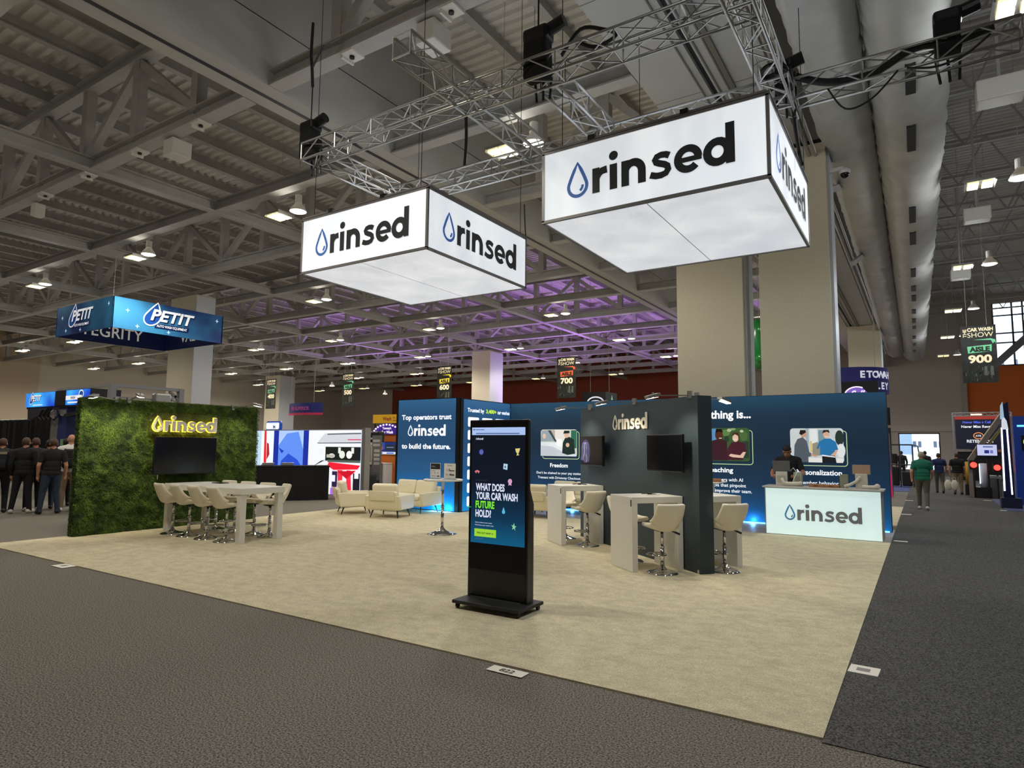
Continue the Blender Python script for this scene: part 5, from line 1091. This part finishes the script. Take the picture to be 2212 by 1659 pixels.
art(t, 'screen_picture', fr, 6.12, 2.1, [('dfe8f4', RECT), ('bcd9ee', [(.05, .4), (.17, .4), (.17, 1), (.05, 1)]), ('8fb9dc', [(.08, .45), (.12, .6), (.1, .9), (.06, .7)]), ('e8f2fa', R(.17, .3, .28, 1)), ('e12a33', [(.20, .3), (.225, .3), (.22, .65), (.215, 1), (.195, 1)]), ('b51f2c', [(.225, .5), (.25, .6), (.24, .78), (.222, .8)]), ('1b2f9c', R(.285, .3, .33, 1)), ('1b2f9c', R(.545, .3, .59, 1)), ('5f8df0', R(.33, .3, .545, 1)), ('a9c5fb', [(.33, .75), (.4, .95), (.5, .98), (.545, .7), (.545, 1), (.33, 1)]), ('2a4fd0', [(.34, .32), (.36, .5), (.42, .62), (.5, .52), (.54, .4), (.53, .3)]), ('1f37b4', [(.33, .72), (.38, .66), (.4, .7), (.36, .62)]), ('e9eef6', R(.59, .0, 1, 1)),
    ('c9cfd9', [(.66, .80), (.72, .95), (1, .97), (1, .82)]), ('2a2c36', [(.66, .80), (.665, .79), (1, .80), (1, .815)]), ('3c3f4a', [(.74, .93), (1, .94), (1, .955), (.74, .945)]), ('d0335c', R(.9, .845, 1, .86)), ('1a1d1b', R(.73, .52, 1, .74)), ('e8ece4', EL(.78, .6, .025, .035)), ('dfe8df', EL(.86, .62, .022, .06)), ('f2f6ee', EL(.915, .62, .022, .06)), ('dfe8df', R(.83, .64, .85, .73)), ('dfe8df', R(.93, .64, .95, .73)), ('b5b3a8', R(.74, .57, .8, .62)), ('50605a', R(.75, .5, 1, .535)), ('e7e8f4', R(.68, .6, .72, .72)), ('23252d', [(.6, .3), (.63, .42), (.7, .52), (.73, .53), (.64, .43), (.615, .3)]), ('5f6672', [(.65, .3), (.72, .45), (.735, .44), (.67, .3)]),
    ('ea1f34', [(.75, .44), (.8, .38), (.98, .4), (1, .46), (.76, .5)]), ('f0304a', [(.84, .02), (.83, .38), (.87, .38), (.87, .02)]), ('f0304a', [(.9, .02), (.9, .38), (.93, .38), (.94, .02)]), ('c7152b', [(.83, .36), (.97, .38), (.93, .3), (.9, .25)]), ('30224a', R(.79, .08, .83, .36)), ('b26be0', R(.78, .0, .87, .1)), ('1d1a28', R(.95, .04, 1, .34)), ('eaf0ff', R(.79, .2, .815, .3)), ('eaf0ff', R(.96, .26, .99, .34))], lambda c: LIT(c, .72), off=.003)
MB().box(0.0, .12, -.04, .2, 0, 2.2).build('end_post', m_alu, t)
def bin_(lab, x, y, w_, h_):
    t = thing('tall_bin', lab, 'bin', (x, y, 0), 0, 'black bins beyond the lounge'); MB().rbox(-w_/2, w_/2, -.2, .2, 0, h_, .02).build('body', m_dark, t); MB().rbox(-w_/2-.01, w_/2+.01, -.21, .21, h_-.12, h_, .02).build('lid', mat('bin_lid', '2b2c2f', .5), t)
    fr = frame((0, -.202, 0), (1, 0, 0)); mb = MB(); txt(mb, 'ACT', fr, 0, h_*.62, .08, 0, 'C', .03, .002, skew=.3); mb.build('lettering', [C('c9c9c6')], t)
bin_('black bin with white letters beside the video wall, left of two', -16.42, 12.3, .56, .62); bin_('black bin with white letters beside the video wall, right of two', -15.9, 12.15, .34, .66)
t = thing('poster_board', 'pale poster board above the black bins', 'board', (-16.42, 12.6, 0)); MB().box(-.3, .32, 0, .05, .95, 1.74).build('board', mat('poster_cream', 'd6cdbd', .6), t); MB().box(-.32, .34, .05, .4, 0, 1.0).build('cabinet', mat('cabinet_grey', '5d5d60', .5), t); MB().box(-.1, .14, -.004, 0, 1.05, 1.6).box(-.2, .24, -.004, 0, 1.62, 1.66).build('print', mat('poster_print', '9a8a74', .6), t)
t = thing('dark_machine', 'black machine on top of the poster board', 'machine', (-16.4, 12.85, 1.76)); MB().rbox(-.28, .3, -.1, .25, 0, .4, .06).build('body', m_dark, t); MB().box(-.1, .2, -.11, -.1, .1, .16).build('label', C('b8b8c0'), t); MB().box(-.1, .1, 0, .2, -1.76, 0).build('post', m_dark, t)
t = thing('text_panel', 'narrow grey panel with small text between bins and orange booth', 'panel', (-15.95, 12.5, 0)); MB().box(-.2, .22, 0, .06, 0, 2.0).build('board', mat('panel_grey', '6b6663', .6), t)
mb = MB()
for z in (1.85, 1.7): mb.box(-.16, .18, -.003, 0, z-.09, z)
for z in (1.5, 1.35, 1.2, 1.05): mb.box(-.1, .18, -.003, 0, z-.1, z)
mb.build('print', C('b4afa8'), t)
t = thing('orange_booth', 'orange booth back wall with a wide screen and white cabinet', 'booth', (-19.0, 16.3, 0)); MB().box(-.8, .75, 0, .2, .0, 2.15).build('back_wall', mat('booth_orange', 'c86a1e', .6), t)
s = MB().box(-.58, .52, -.05, 0, 1.24, 1.8).build('screen', m_bezel, t); art(s, 'screen_picture', frame((-.56, -.051, 1.26), (1, 0, 0)), 1.06, .52, [('1c2f78', RECT), ('3b4a9a', R(0, .4, .4, 1)), ('2a3040', R(.45, .3, 1, .8)), ('dfe6f6', R(0, .0, 1, .2)), ('3f63c8', R(.08, .05, .3, .14)), ('3f63c8', R(.5, .05, .9, .14)), ('a94a5c', EL(.2, .5, .1, .2)), ('8fa4c0', R(.5, .55, .9, .6))], lambda c: LIT(c, .6), off=.002)
MB().box(-.62, .28, -.5, 0, .01, .86).build('white_cabinet', mat('cabinet_white', 'c9c8c6', .4), t); MB().rbox(-.64, .3, -.52, .0, .86, .9, .01).build('cabinet_top', m_white, t)
t = thing('arch_sign', 'purple arched sign ringed with glowing bulbs above the orange booth', 'sign', (-19.0, 16.2, 2.12)); A_ = arc(0, .0, .85, .47, 0, 180, 20); MB().prism(A_, frame((0, 0, 0), (1, 0, 0)), -.1, 0).build('board', mat('sign_purple', '3a1f8e', .5, emit=.35), t)
mb = MB()
for x, z in arc(0, .0, .78, .42, 8, 172, 12): mb.ball((x, -.03, z), .032, 8, 5)
mb.build('bulbs', mat('bulb_pink', 'ffd6f2', .4, emit=4), t); mb = MB(); fr = frame((0, -.0, 0), (1, 0, 0)); txt(mb, "Tommy's", fr, 0, .22, .1, 0, 'C', .03, .004); txt(mb, 'Car Wash', fr, .02, .04, .12, 0, 'C', .03, .004); mb.build('lettering', [LIT('f4eafc', .9)], t)
t = thing('yellow_banner', 'yellow banner with red lettering above the arched sign', 'banner', (-19.3, 16.5, 2.62)); MB().box(-.85, .95, 0, .04, 0, .38).build('print', mat('banner_yellow', 'd9a41e', .6, emit=.25), t); mb = MB(); fr = frame((0, -.001, 0), (1, 0, 0)); txt(mb, 'Wash', fr, .0, .12, .16, 0, 'C', .03, .004); txt(mb, 'the', fr, .42, .2, .08, 1, 'C', .02, .004); txt(mb, 'future', fr, .5, .08, .08, 1, 'C', .02, .004); mb.build('lettering', [C('b23a1c'), C('8a6a10')], t)
MB().cyl((-.8, .1, -2.6), (-.8, .1, 0), .03, n=8).cyl((.9, .1, -2.6), (.9, .1, 0), .03, n=8).build('poles', m_blackmetal, t)
t = thing('curved_banner', 'navy and red curved hanging banner below the aisle 400 sign', 'banner', (-36.3, 26, 3.7)); n = 14; Pc = [(1.8*(2*i/n-1), -.5*(1-(2*i/n-1)**2)) for i in range(n+1)]
mb = MB().add([(x, y, .12) for x, y in Pc]+[(x, y, .86) for x, y in Pc], [(i, i+1, n+2+i, n+1+i) for i in range(n)]); mb.add([(x, y-.002, 0) for x, y in Pc]+[(x, y-.002, .16) for x, y in Pc], [(i, i+1, n+2+i, n+1+i) for i in range(n)], 1); mb.build('print', [mat('banner_navy', '1c2260', .7, emit=.15), mat('banner_red', 'b02448', .7, emit=.15)], t)
mb = MB(); txt(mb, 'SUPERIOR', frame((0, -.53, 0), (1, 0, 0)), .25, .34, .26, 0, 'C', .03, .0, width=1.5); mb.poly(EL(-.75, .47, .17, .17), frame((0, -.52, 0), (1, 0, 0)), 0, 0); mb.build('lettering', [LIT('8a3a6e', .35)], t); MB().cyl((-1.2, -.3, .86), (-1.2, -.3, 8.16), .01, n=5).cyl((1.2, -.3, .86), (1.2, -.3, 8.16), .01, n=5).build('suspension_wires', mat('wire_grey', '9d9b98', .5), t)
t = thing('blue_lit_sign', 'small blue-edged glowing sign peeking over the grass wall right edge', 'sign', (-19.9, 11.2, 2.15)); MB().rbox(-.5, .35, -.05, .05, 0, .36, .08).build('cabinet', mat('sign_blue', '1d3f9a', .4, emit=.5), t); MB().rbox(-.42, .27, -.056, -.04, .06, .3, .05).build('face', LIT('eef3fb', .8), t); mb = MB(); txt(mb, 'bt', frame((0, -.058, 0), (1, 0, 0)), 0, .1, .12, 0, 'C', .05, .002); mb.build('lettering', [C('24408c')], t); MB().cyl((0, .02, -2.15), (0, .02, 0), .03, n=8).build('pole', m_blackmetal, t)
t = thing('hanging_cube', 'black hanging cube sign with white oval mark above the blue graphic wall', 'sign', (-15, 30, 3.75)); MB().box(-1.05, .45, -.8, .8, 0, 1.07).build('cabinet', m_dark, t); mb = MB(); fr = frame((-1.05, -.802, 0), (1, 0, 0)); stroke(mb, EL(.85, .48, .5, .3), .08, fr, 0, .003, True); mb.poly(EL(.85, .46, .36, .14), fr, .003, 0)
fr2 = frame((.452, -.8, 0), (0, 1, 0)); mb.poly(R(.4, .45, 1.3, .58), fr2, .003, 1); mb.poly([(.75, .65), (.85, .95), (.95, .65)], fr2, .003, 1); mb.build('marks', [LIT('c9cce0', .7), LIT('7fd0b0', .6)], t); MB().cyl((-.9, 0, 1.07), (-.9, 0, 8.11), .012, n=5).cyl((.3, 0, 1.07), (.3, 0, 8.11), .012, n=5).build('suspension_wires', mat('wire_grey', '9d9b98', .5), t)

# ================================================================ aisle signs
def aisle(num, x, col, z0=4.42, y=27.8):
    t = thing('aisle_sign', 'hanging black aisle sign reading %s on a %s tag' % (num, {'6fbf8f': 'green', 'f2d335': 'yellow', 'e0603c': 'orange'}[col] if num != '900' else 'large green'), 'sign', (x, y, z0), 0, 'hanging aisle signs'); w_, h_ = 1.18, 2.36
    MB().box(-w_/2, w_/2, 0, .02, 0, h_).build('board', mat('aisle_black', '141512', .6, noise=.5, nscale=4, col2='2b2f27', emit=.05), t)
    fr = frame((-w_/2, 0, 0), (1, 0, 0)); mb = MB()
    txt(mb, 'CAR WASH', fr, .66, 2.13, .14, 0, 'C', .05, .004, width=.86); txt(mb, 'SHOW', fr, .66, 1.88, .2, 0, 'C', .0, .004, width=.86)
    fv = (fr[0]+V((0, 0, 0)), V((0, 0, 1)), V((-1, 0, 0)), fr[3]); txt(mb, 'THE', fv, 1.89, -.2, .12, 0, 'L', .02, .004, width=.34)
    mb.poly([(.42, 1.77), (1.0, 1.8), (1.14, 1.74), (1.16, 1.55), (1.12, 1.66), (1.06, 1.58), (1.0, 1.73)], fr, .004, 1)
    mb.poly([(.22, 1.22), (1.0, 1.27), (1.02, 1.55), (.2, 1.5)], fr, .004, 1); txt(mb, 'AISLE', fr, .61, 1.285, .19, 2, 'C', .06, .008, width=.68)
    txt(mb, num, fr, .61, .83, .31, 0, 'C', .04, .004, width=.78)
    rnd = random.Random(int(num))
    for k in range(26):
        a, b = rnd.uniform(.05, 1.0), rnd.uniform(.03, .6); mb.poly([(a, b), (a+.03, b+.01), (a+.04, b+.12), (a+.01, b+.15)], fr, .003, 3 if k % 3 else 4)
    for a in (.72, .92): mb.poly([(a, .3), (a+.12, .28), (a+.11, .66), (a+.02, .67)], fr, .0035, 4)
    mb.build('print', [LIT('ecdcb6', .55), LIT(col, .5), C('16240f'), C('39402f'), C('6b6f63')], t)
    MB().cyl((-.36, .01, h_), (-.36, .01, (14.78 if x > 0 else 11.86)-z0), .008, n=5).cyl((.3, .01, h_), (.3, .01, (14.78 if x > 0 else 11.86)-z0), .008, n=5).build('suspension_wires', mat('wire_pale', 'cfc9c4', .5), t)
aisle('400', -42.7, '6fbf8f'); aisle('500', -34.05, '6fbf8f'); aisle('600', -25.22, 'f2d335'); aisle('700', -16.35, 'e0603c'); aisle('900', 2.66, '6fbf8f')

# ================================================================ things beyond the blue wall at right
t = thing('round_banner', 'round navy hanging banner with white capital letters at right of the columns', 'banner', (-1.6, 22.6, 3.7)); n = 40; rr_ = 1.22
mb = MB().add([(rr_*math.cos(2*PI*i/n), rr_*math.sin(2*PI*i/n), z) for z in (0, .9) for i in range(n)], [(i, (i+1) % n, n+(i+1) % n, n+i) for i in range(n)]); mb.build('print', mat('banner_deepnavy', '201f5e', .7, emit=.2), t)
def ringtext(mb, s, r, z, h, a0, step):
    for i, ch in enumerate(s):
        a = a0+step*i; p = V((r*math.cos(a), r*math.sin(a), z)); fr = frame(p, (-math.sin(a), math.cos(a), 0)); txt(mb, ch, fr, 0, 0, h, 0, 'C', .04, .01)
mb = MB(); ringtext(mb, 'ETOWAH', rr_, .52, .24, -1.18, .19); ringtext(mb, 'VALLEY', rr_, .12, .24, -1.30, .19); mb.build('lettering', [LIT('d3d2e2', .55)], t)
MB().cyl((-.8, 0, .9), (-.8, 0, 5.4), .01, n=5).cyl((.8, 0, .9), (.8, 0, 5.4), .01, n=5).build('suspension_wires', mat('wire_grey', '9d9b98', .5), t)
t = thing('screen_sign', 'black sign with a glowing lilac script oval above the blue graphic wall', 'sign', (-1.1, 19.5, 3.0)); MB().box(-.55, .53, 0, .1, 0, .9).build('cabinet', m_dark, t); mb = MB(); fr = frame((0, -.001, 0), (1, 0, 0)); mb.poly(EL(-.12, .42, .34, .3), fr, .001, 1); txt(mb, 'Sells', fr, -.05, .4, .2, 0, 'C', .03, .004, skew=.35); stroke(mb, arc(-.1, .42, .36, .3, 60, 230, 14), .04, fr, 0, .003); mb.build('mark', [LIT('f0dcf8', .9), LIT('7c62c0', .6)], t); MB().cyl((-.4, .05, -3), (-.4, .05, 0), .04, n=8).cyl((.4, .05, -3), (.4, .05, 0), .04, n=8).build('poles', m_blackmetal, t)
t = thing('tower_sign', 'black sign tower with a white ring mark right behind the blue graphic wall', 'sign', (-.62, 24, 0)); MB().box(-.4, .17, 0, .3, 0, 2.5).build('post', mat('tower_dark', '2b2a2e', .5), t); MB().box(-.4, .18, -.02, .02, 2.6, 3.27).build('sign_face', m_dark, t); MB().box(-.3, .0, .02, .3, 2.5, 3.2).build('core', m_dark, t); mb = MB(); stroke(mb, EL(-.05, 2.93, .1, .1), .03, frame((0, -.021, 0), (1, 0, 0)), 0, .002, True); mb.build('mark', [LIT('dfe3ea', .8)], t)
t = thing('feather_flag', 'pink and violet feather flag beside the right end of the blue graphic wall', 'flag', (-.50, 22, 0)); mb = MB(); Zs = [0.02, .5, 1.0, 1.5, 2.19]
mb.add([(-.14, 0, z) for z in Zs]+[(.10-.02*z, .0, z) for z in Zs], [(i, 5+i, 6+i, 1+i) for i in range(4)]); mb.build('flag_print', print_grad('flag_print', [(0, 'd6205a'), (.35, 'c92a70'), (.5, '3a2f70'), (1, '2b2c5c')], 2, 0, 2.2, .3), t); mb = MB(); txt(mb, 'WASH', (V((-.02, -.003, 0)), V((0, 0, 1)), V((-1, 0, 0)), V((0, -1, 0))), .8, -.05, .12, 0, 'L', .03, .002); mb.build('lettering', [LIT('f2dff0', .7)], t); MB().cyl((.11, .01, 0), (.07, .01, 2.25), .012, n=6).build('pole', m_alu, t)
t = thing('inflatable', 'green inflatable figure hanging in the gap between the two tall partitions', 'inflatable', (-4.3, 20, 4.5)); MB().ball((0, 0, .95), (.42, .4, .95), 18, 12).ball((.1, -.3, 1.4), (.16, .12, .2)).ball((.12, -.32, .4), (.2, .14, .16)).ball((-.3, 0, 1.6), (.2, .2, .25)).build('body', mat('inflatable_green', '1f7d3a', .25), t, True); MB().ball((.14, -.36, 1.42), (.08, .06, .09)).ball((.2, -.3, .4), (.06, .08, .05)).build('pale_patches', mat('inflatable_pale', 'bfe0c4', .3), t, True); MB().cyl((0, 0, 1.85), (0, 0, 4.6), .01, n=5).build('suspension_wire', mat('wire_grey', '9d9b98', .5), t)
t = thing('exercise_rack', 'dark metal equipment rack beside the aisle near the bright door', 'rack', (-.35, 30, 0)); mb = MB()
for x in (-.6, 0, .5): mb.bar((x, 0, 0), (x, 0, 1.9), .06, .06)
mb.bar((-.6, 0, 1.9), (.5, 0, 1.9), .06, .06).bar((-.6, 0, 1.0), (.5, 0, 1.0), .05, .05).tube([(.5, 0, 1.9), (.7, 0, 1.85), (.75, 0, 1.5)], .03, 6); mb.build('frame', mat('rack_grey', '4a4c52', .4, .4), t); MB().rbox(-.5, -.05, -.2, .2, .05, .9, .05).rbox(.05, .45, -.2, .2, .05, .7, .05).rbox(-.5, -.1, -.1, .1, 1.05, 1.5, .05).build('machinery', m_dark, t)
o = MB().box(-1.2, .0, 26, 32, 0.001, .012).build('blue_rug', mat('rug_blue', '3a4678', .95)); tag(o, 'blue carpet patch at the left edge of the aisle beyond the pink flag', 'carpet')
# right-hand booths
t = thing('truss_banner', 'dark banner with red top strip and white slogan on a truss frame', 'banner', (3.2, 40, 0)); MB().box(-1.05, 1.4, 0, .06, 1.75, 3.6).build('print', mat('banner_ink', '161a33', .6, emit=.12), t); MB().box(-1.05, 1.4, -.004, 0, 3.42, 3.62).build('red_strip', mat('banner_redtop', 'b0382e', .6, emit=.3), t)
fr = frame((-1.05, -.001, 0), (1, 0, 0)); mb = MB(); txt(mb, 'Never Miss a Call', fr, 1.0, 3.2, .13, 2, 'C', .03, .003); txt(mb, 'Never Miss Revenue', fr, 1.1, 2.95, .14, 0, 'C', .03, .003); stroke(mb, EL(1.05, 2.5, .22, .17), .05, fr, 1, .003, True); txt(mb, 'ATR', fr, 1.05, 2.45, .1, 0, 'C', .03, .003); txt(mb, 'RETENTION', fr, 1.1, 2.12, .16, 0, 'C', .03, .003); txt(mb, 'EXPRESS', fr, 1.1, 1.97, .07, 0, 'C', .02, .003); mb.build('lettering', [LIT('dfe2ea', .7), LIT('d8874e', .7), LIT('5a6be0', .6)], t)
mb = MB()
for x in (-1.15, 1.5): mb.bar((x, 0, 0), (x, 0, 3.8), .07, .07)
for z in (3.8, 3.62, 1.68): mb.bar((-1.15, 0, z), (1.5, 0, z), .05, .05)
for k in range(8): mb.bar((-1.1+.32*k, 0, 3.64), (-.94+.32*k, 0, 3.78), .025, .025).bar((-.94+.32*k, 0, 3.78), (-.78+.32*k, 0, 3.64), .025, .025)
mb.build('truss_frame', m_alu, t); MB().box(-1.0, 1.4, .1, .2, 0, 1.6).build('lower_drape', m_dark, t); MB().box(-.3, .2, -.1, .1, 3.66, 3.72).build('lamp', mat('warm_lamp', 'ffc9a0', .4, emit=3), t)
t = thing('timber_brace', 'large diagonal timber beams of the booth at the right edge', 'beam', (2.4, 24.2, 0)); MB().bar((-.45, 0, 1.3), (.62, .1, 3.0), .16, .16).build('front_beam', mat('timber_grey', '8d8176', .7), t); MB().bar((-.2, .3, 1.75), (.62, .4, 3.05), .14, .1).build('pale_beam', mat('timber_pale', 'c9b690', .7), t); MB().bar((.05, .3, 1.75), (.75, .4, 2.75), .1, .08).build('yellow_beam', mat('timber_yellow', 'b8a560', .7), t); MB().box(-.5, -.38, -.05, .07, 0, 1.35).box(.62, .74, .0, .12, 0, 3.05).build('posts', mat('timber_grey', '8d8176', .7), t)
t = thing('info_screen', 'small lilac-white screen under the timber beams at the right edge', 'screen', (2.45, 23.8, 0)); MB().box(-.3, .3, 0, .05, 1.4, 1.9).build('casing', m_bezel, t); art(t, 'screen_picture', frame((-.28, -.002, 1.5), (1, 0, 0)), .56, .38, [('c9cdf2', RECT), ('4a4f9a', R(.3, .75, .8, .85)), ('2f3580', R(.36, .2, .6, .5)), ('7078c0', R(.65, .2, .8, .5))], lambda c: LIT(c, .7), off=.002); MB().cyl((0, .03, 0), (0, .03, 1.4), .03, n=8).build('stand', m_dark, t)
t = thing('white_cylinder', 'tall white wrapped cylinder with bright edge by the right booth', 'equipment', (2.33, 24.1, 0)); MB().cyl((0, 0, .38), (0, 0, 1.22), .11, n=16).build('body', mat('wrap_white', 'c6c6d0', .6), t, True); MB().box(-.13, -.1, -.12, -.09, .5, 1.2).build('led_edge', LIT('eaf2ff', 1.2), t); MB().box(-.25, .2, -.25, .2, 0, .38).build('dark_base', m_dark, t)
t = thing('trash_can', 'grey square trash can at the right side of the aisle', 'bin', (2.65, 24.2, 0)); MB().rbox(-.18, .18, -.18, .18, 0, .68, .02).build('body', mat('bin_grey', '5e5c58', .6), t); MB().rbox(-.19, .19, -.19, .19, .68, .8, .02).build('lid', mat('bin_grey_lid', '8a8984', .5), t)
t = thing('yellow_bollard', 'yellow bollard behind the person in black', 'bollard', (1.93, 25.5, 0)); MB().cyl((0, 0, .4), (0, 0, 1.25), .07, n=14).build('post', mat('bollard_yellow', 'c8962a', .5), t, True); MB().cyl((0, 0, 0), (0, 0, .4), .1, n=14).build('foot', m_dark, t)
for i, (x, z) in enumerate(((2.05, 1.16), (2.72, 1.08))):
    t = thing('red_beacon', ['glowing red lamp left of the white wrapped cylinder', 'glowing red lamp right of the white wrapped cylinder'][i], 'lamp', (x, 24, 0)); MB().cyl((0, -.05, z), (0, .0, z), .1, n=16).build('lamp', mat('red_glow', 'ff3a30', .4, emit=3.5), t); MB().box(-.12, .12, 0, .08, z-.16, z+.16).build('housing', m_dark, t); MB().cyl((0, .04, 0), (0, .04, z-.16), .03, n=8).build('pole', m_dark, t)
t = thing('led_pillar', 'tall leaning dark blue gantry pillar with bright white light strips at the right edge', 'machine', (2.6, 19.6, 0)); MB().prism([(-.1, .3), (.16, .25), (.14, 2.72), (.13, 3.12), (-.05, 3.0), (-.07, 2.6)], frame((0, 0, 0), (1, 0, 0)), -.2, .05).build('body', mat('pillar_blue', '121a3c', .25), t)
MB().prism([(-.1, .5), (-.06, .5), (-.04, 2.35), (-.075, 2.35)], frame((0, 0, 0), (1, 0, 0)), .05, .07).prism([(.075, .4), (.11, .4), (.085, 2.35), (.05, 2.35)], frame((0, 0, 0), (1, 0, 0)), .05, .07).build('light_strips', mat('strip_white', 'eaf3ff', .4, emit=2.6), t)
MB().prism([(-.06, 2.3), (.1, 2.3), (.07, 2.55), (.02, 2.65), (-.05, 2.58)], frame((0, 0, 0), (1, 0, 0)), .05, .08).build('white_emblem', LIT('d8dce6', .6), t); MB().prism([(-.08, 2.6), (.02, 2.6), (.0, 3.12), (-.06, 3.0)], frame((0, 0, 0), (1, 0, 0)), .052, .06).build('pale_face', LIT('9fbdd6', .55), t); MB().box(-.18, .3, -.2, .25, 0, .3).build('foot', mat('pillar_foot', '161c38', .4), t)
t = thing('blue_gantry', 'blue machine with cyan light bar cut off by the right edge', 'machine', (3.25, 21, 0)); MB().box(-.3, .6, 0, .4, 0, 2.75).build('body', mat('machine_blue', '1c3f9c', .4), t); MB().box(-.2, .6, -.02, 0, 2.42, 2.47).build('cyan_bar', mat('cyan_bar', '58d6ff', .4, emit=2.5), t); MB().box(-.12, .5, -.03, 0, 1.7, 2.15).build('screen', m_bezel, t); MB().poly(EL(.1, 1.95, .18, .16), frame((0, -.032, 0), (1, 0, 0)), .002).build('screen_mark', LIT('c9e04a', .8), t)
o = MB().box(2.45, 14, 18.4, 23.6, .006, .014).build('grey_rug', mat('rug_slate', '50557a', .95)); tag(o, 'bluish grey carpet under the leaning blue pillar at the right edge', 'carpet')

# ================================================================ paper markers taped to the floor
m_paper = mat('paper_white', 'efe9da', .7)
def paper(lab, x, y, w_, h_, rz=0, text=None, patch=False):
    t = thing('floor_marker', lab, 'paper', (x, y, .0125 if x < .02 and y > 0 else .0065), rz); MB().box(-w_/2, w_/2, -h_/2, h_/2, 0, .002).build('sheet', m_paper, t)
    fr = (V((0, 0, .002)), V((1, 0, 0)), V((0, 1, 0)), V((0, 0, 1)))
    if text: mb = MB(); txt(mb, text, fr, 0, -.03, .06, 0, 'C', .03, .001); mb.build('lettering', [C('4a453e')], t)
    if patch: MB().poly(R(-.05, -.04, .04, .04), fr, .001).build('grey_patch', C('8f8b84'), t)
    return t
paper('white paper marker numbered 822 at the front edge of the beige carpet', -2.10, -.10, .31, .115, 0, '822')
paper('small white paper marker near the left end of the beige carpet front edge', -9.2, -.08, .32, .2, 0, None, True)
paper('white paper marker with a grey square at the right edge of the beige carpet', .11, 1.44, .2, .2, -.05, None, True)
paper('white paper marker on the dark carpet by the lower corner of the grass wall', -13.35, 2.1, .3, .2, .2)
for x, y, l in ((.14, 9.6, 'white tape mark at the aisle edge beside the glowing counter'), (.12, 15.4, 'white tape mark at the aisle edge beyond the blue graphic wall'), (.10, 20.8, 'white tape mark at the aisle edge near the pink flag'), (2.3, 22.6, 'white tape mark on the right edge of the aisle by the trash can'), (2.42, 18.5, 'white tape mark on the right edge of the aisle by the leaning pillar'), (2.2, 27.5, 'white tape mark on the right edge of the aisle by the dark bags')):
    paper(l, x, y, .22, .14)
o = MB().bar((5.5, 56, 8.2), (7.6, 56, 10.3), .5, .5).build('brace', mat('brace_grey', '8c8f98', .6)); tag(o, 'thick grey diagonal brace in front of the tall windows at the right edge', 'brace')
# ================================================================ wires, posts and the like become one part each
def split_parts(names):
    for o in [o for o in bpy.data.objects if o.type == 'MESH' and o.name.split('.')[0] in names]:
        bm = bmesh.new(); bm.from_mesh(o.data); bm.verts.ensure_lookup_table(); seen = set(); isl = []
        for v in bm.verts:
            if v.index in seen: continue
            st, cur = [v], []
            while st:
                q = st.pop()
                if q.index in seen: continue
                seen.add(q.index); cur.append(q.index); st += [e.other_vert(q) for e in q.link_edges]
            isl.append(set(cur))
        for k in isl:
            ids = sorted(k); mp = {i: n for n, i in enumerate(ids)}
            m = MB(); m.v = [tuple(bm.verts[i].co) for i in ids]; m.f = [tuple(mp[v.index] for v in f.verts) for f in bm.faces if f.verts[0].index in k]; m.m = [0]*len(m.f)
            c = m.build(names[o.name.split('.')[0]], list(o.data.materials)[:1], o.parent)
        bm.free(); bpy.data.objects.remove(o)
split_parts({'suspension_wires': 'suspension_wire', 'posts': 'post', 'poles': 'pole', 'standoffs': 'standoff', 'clamps': 'clamp', 'hoses': 'hose', 'motors': 'motor', 'buttons': 'button', 'bulbs': 'bulb', 'light_strips': 'light_strip', 'pipes': 'pipe', 'star_marks': 'star_mark', 'eyes': 'eye', 'eyebrows': 'eyebrow'})
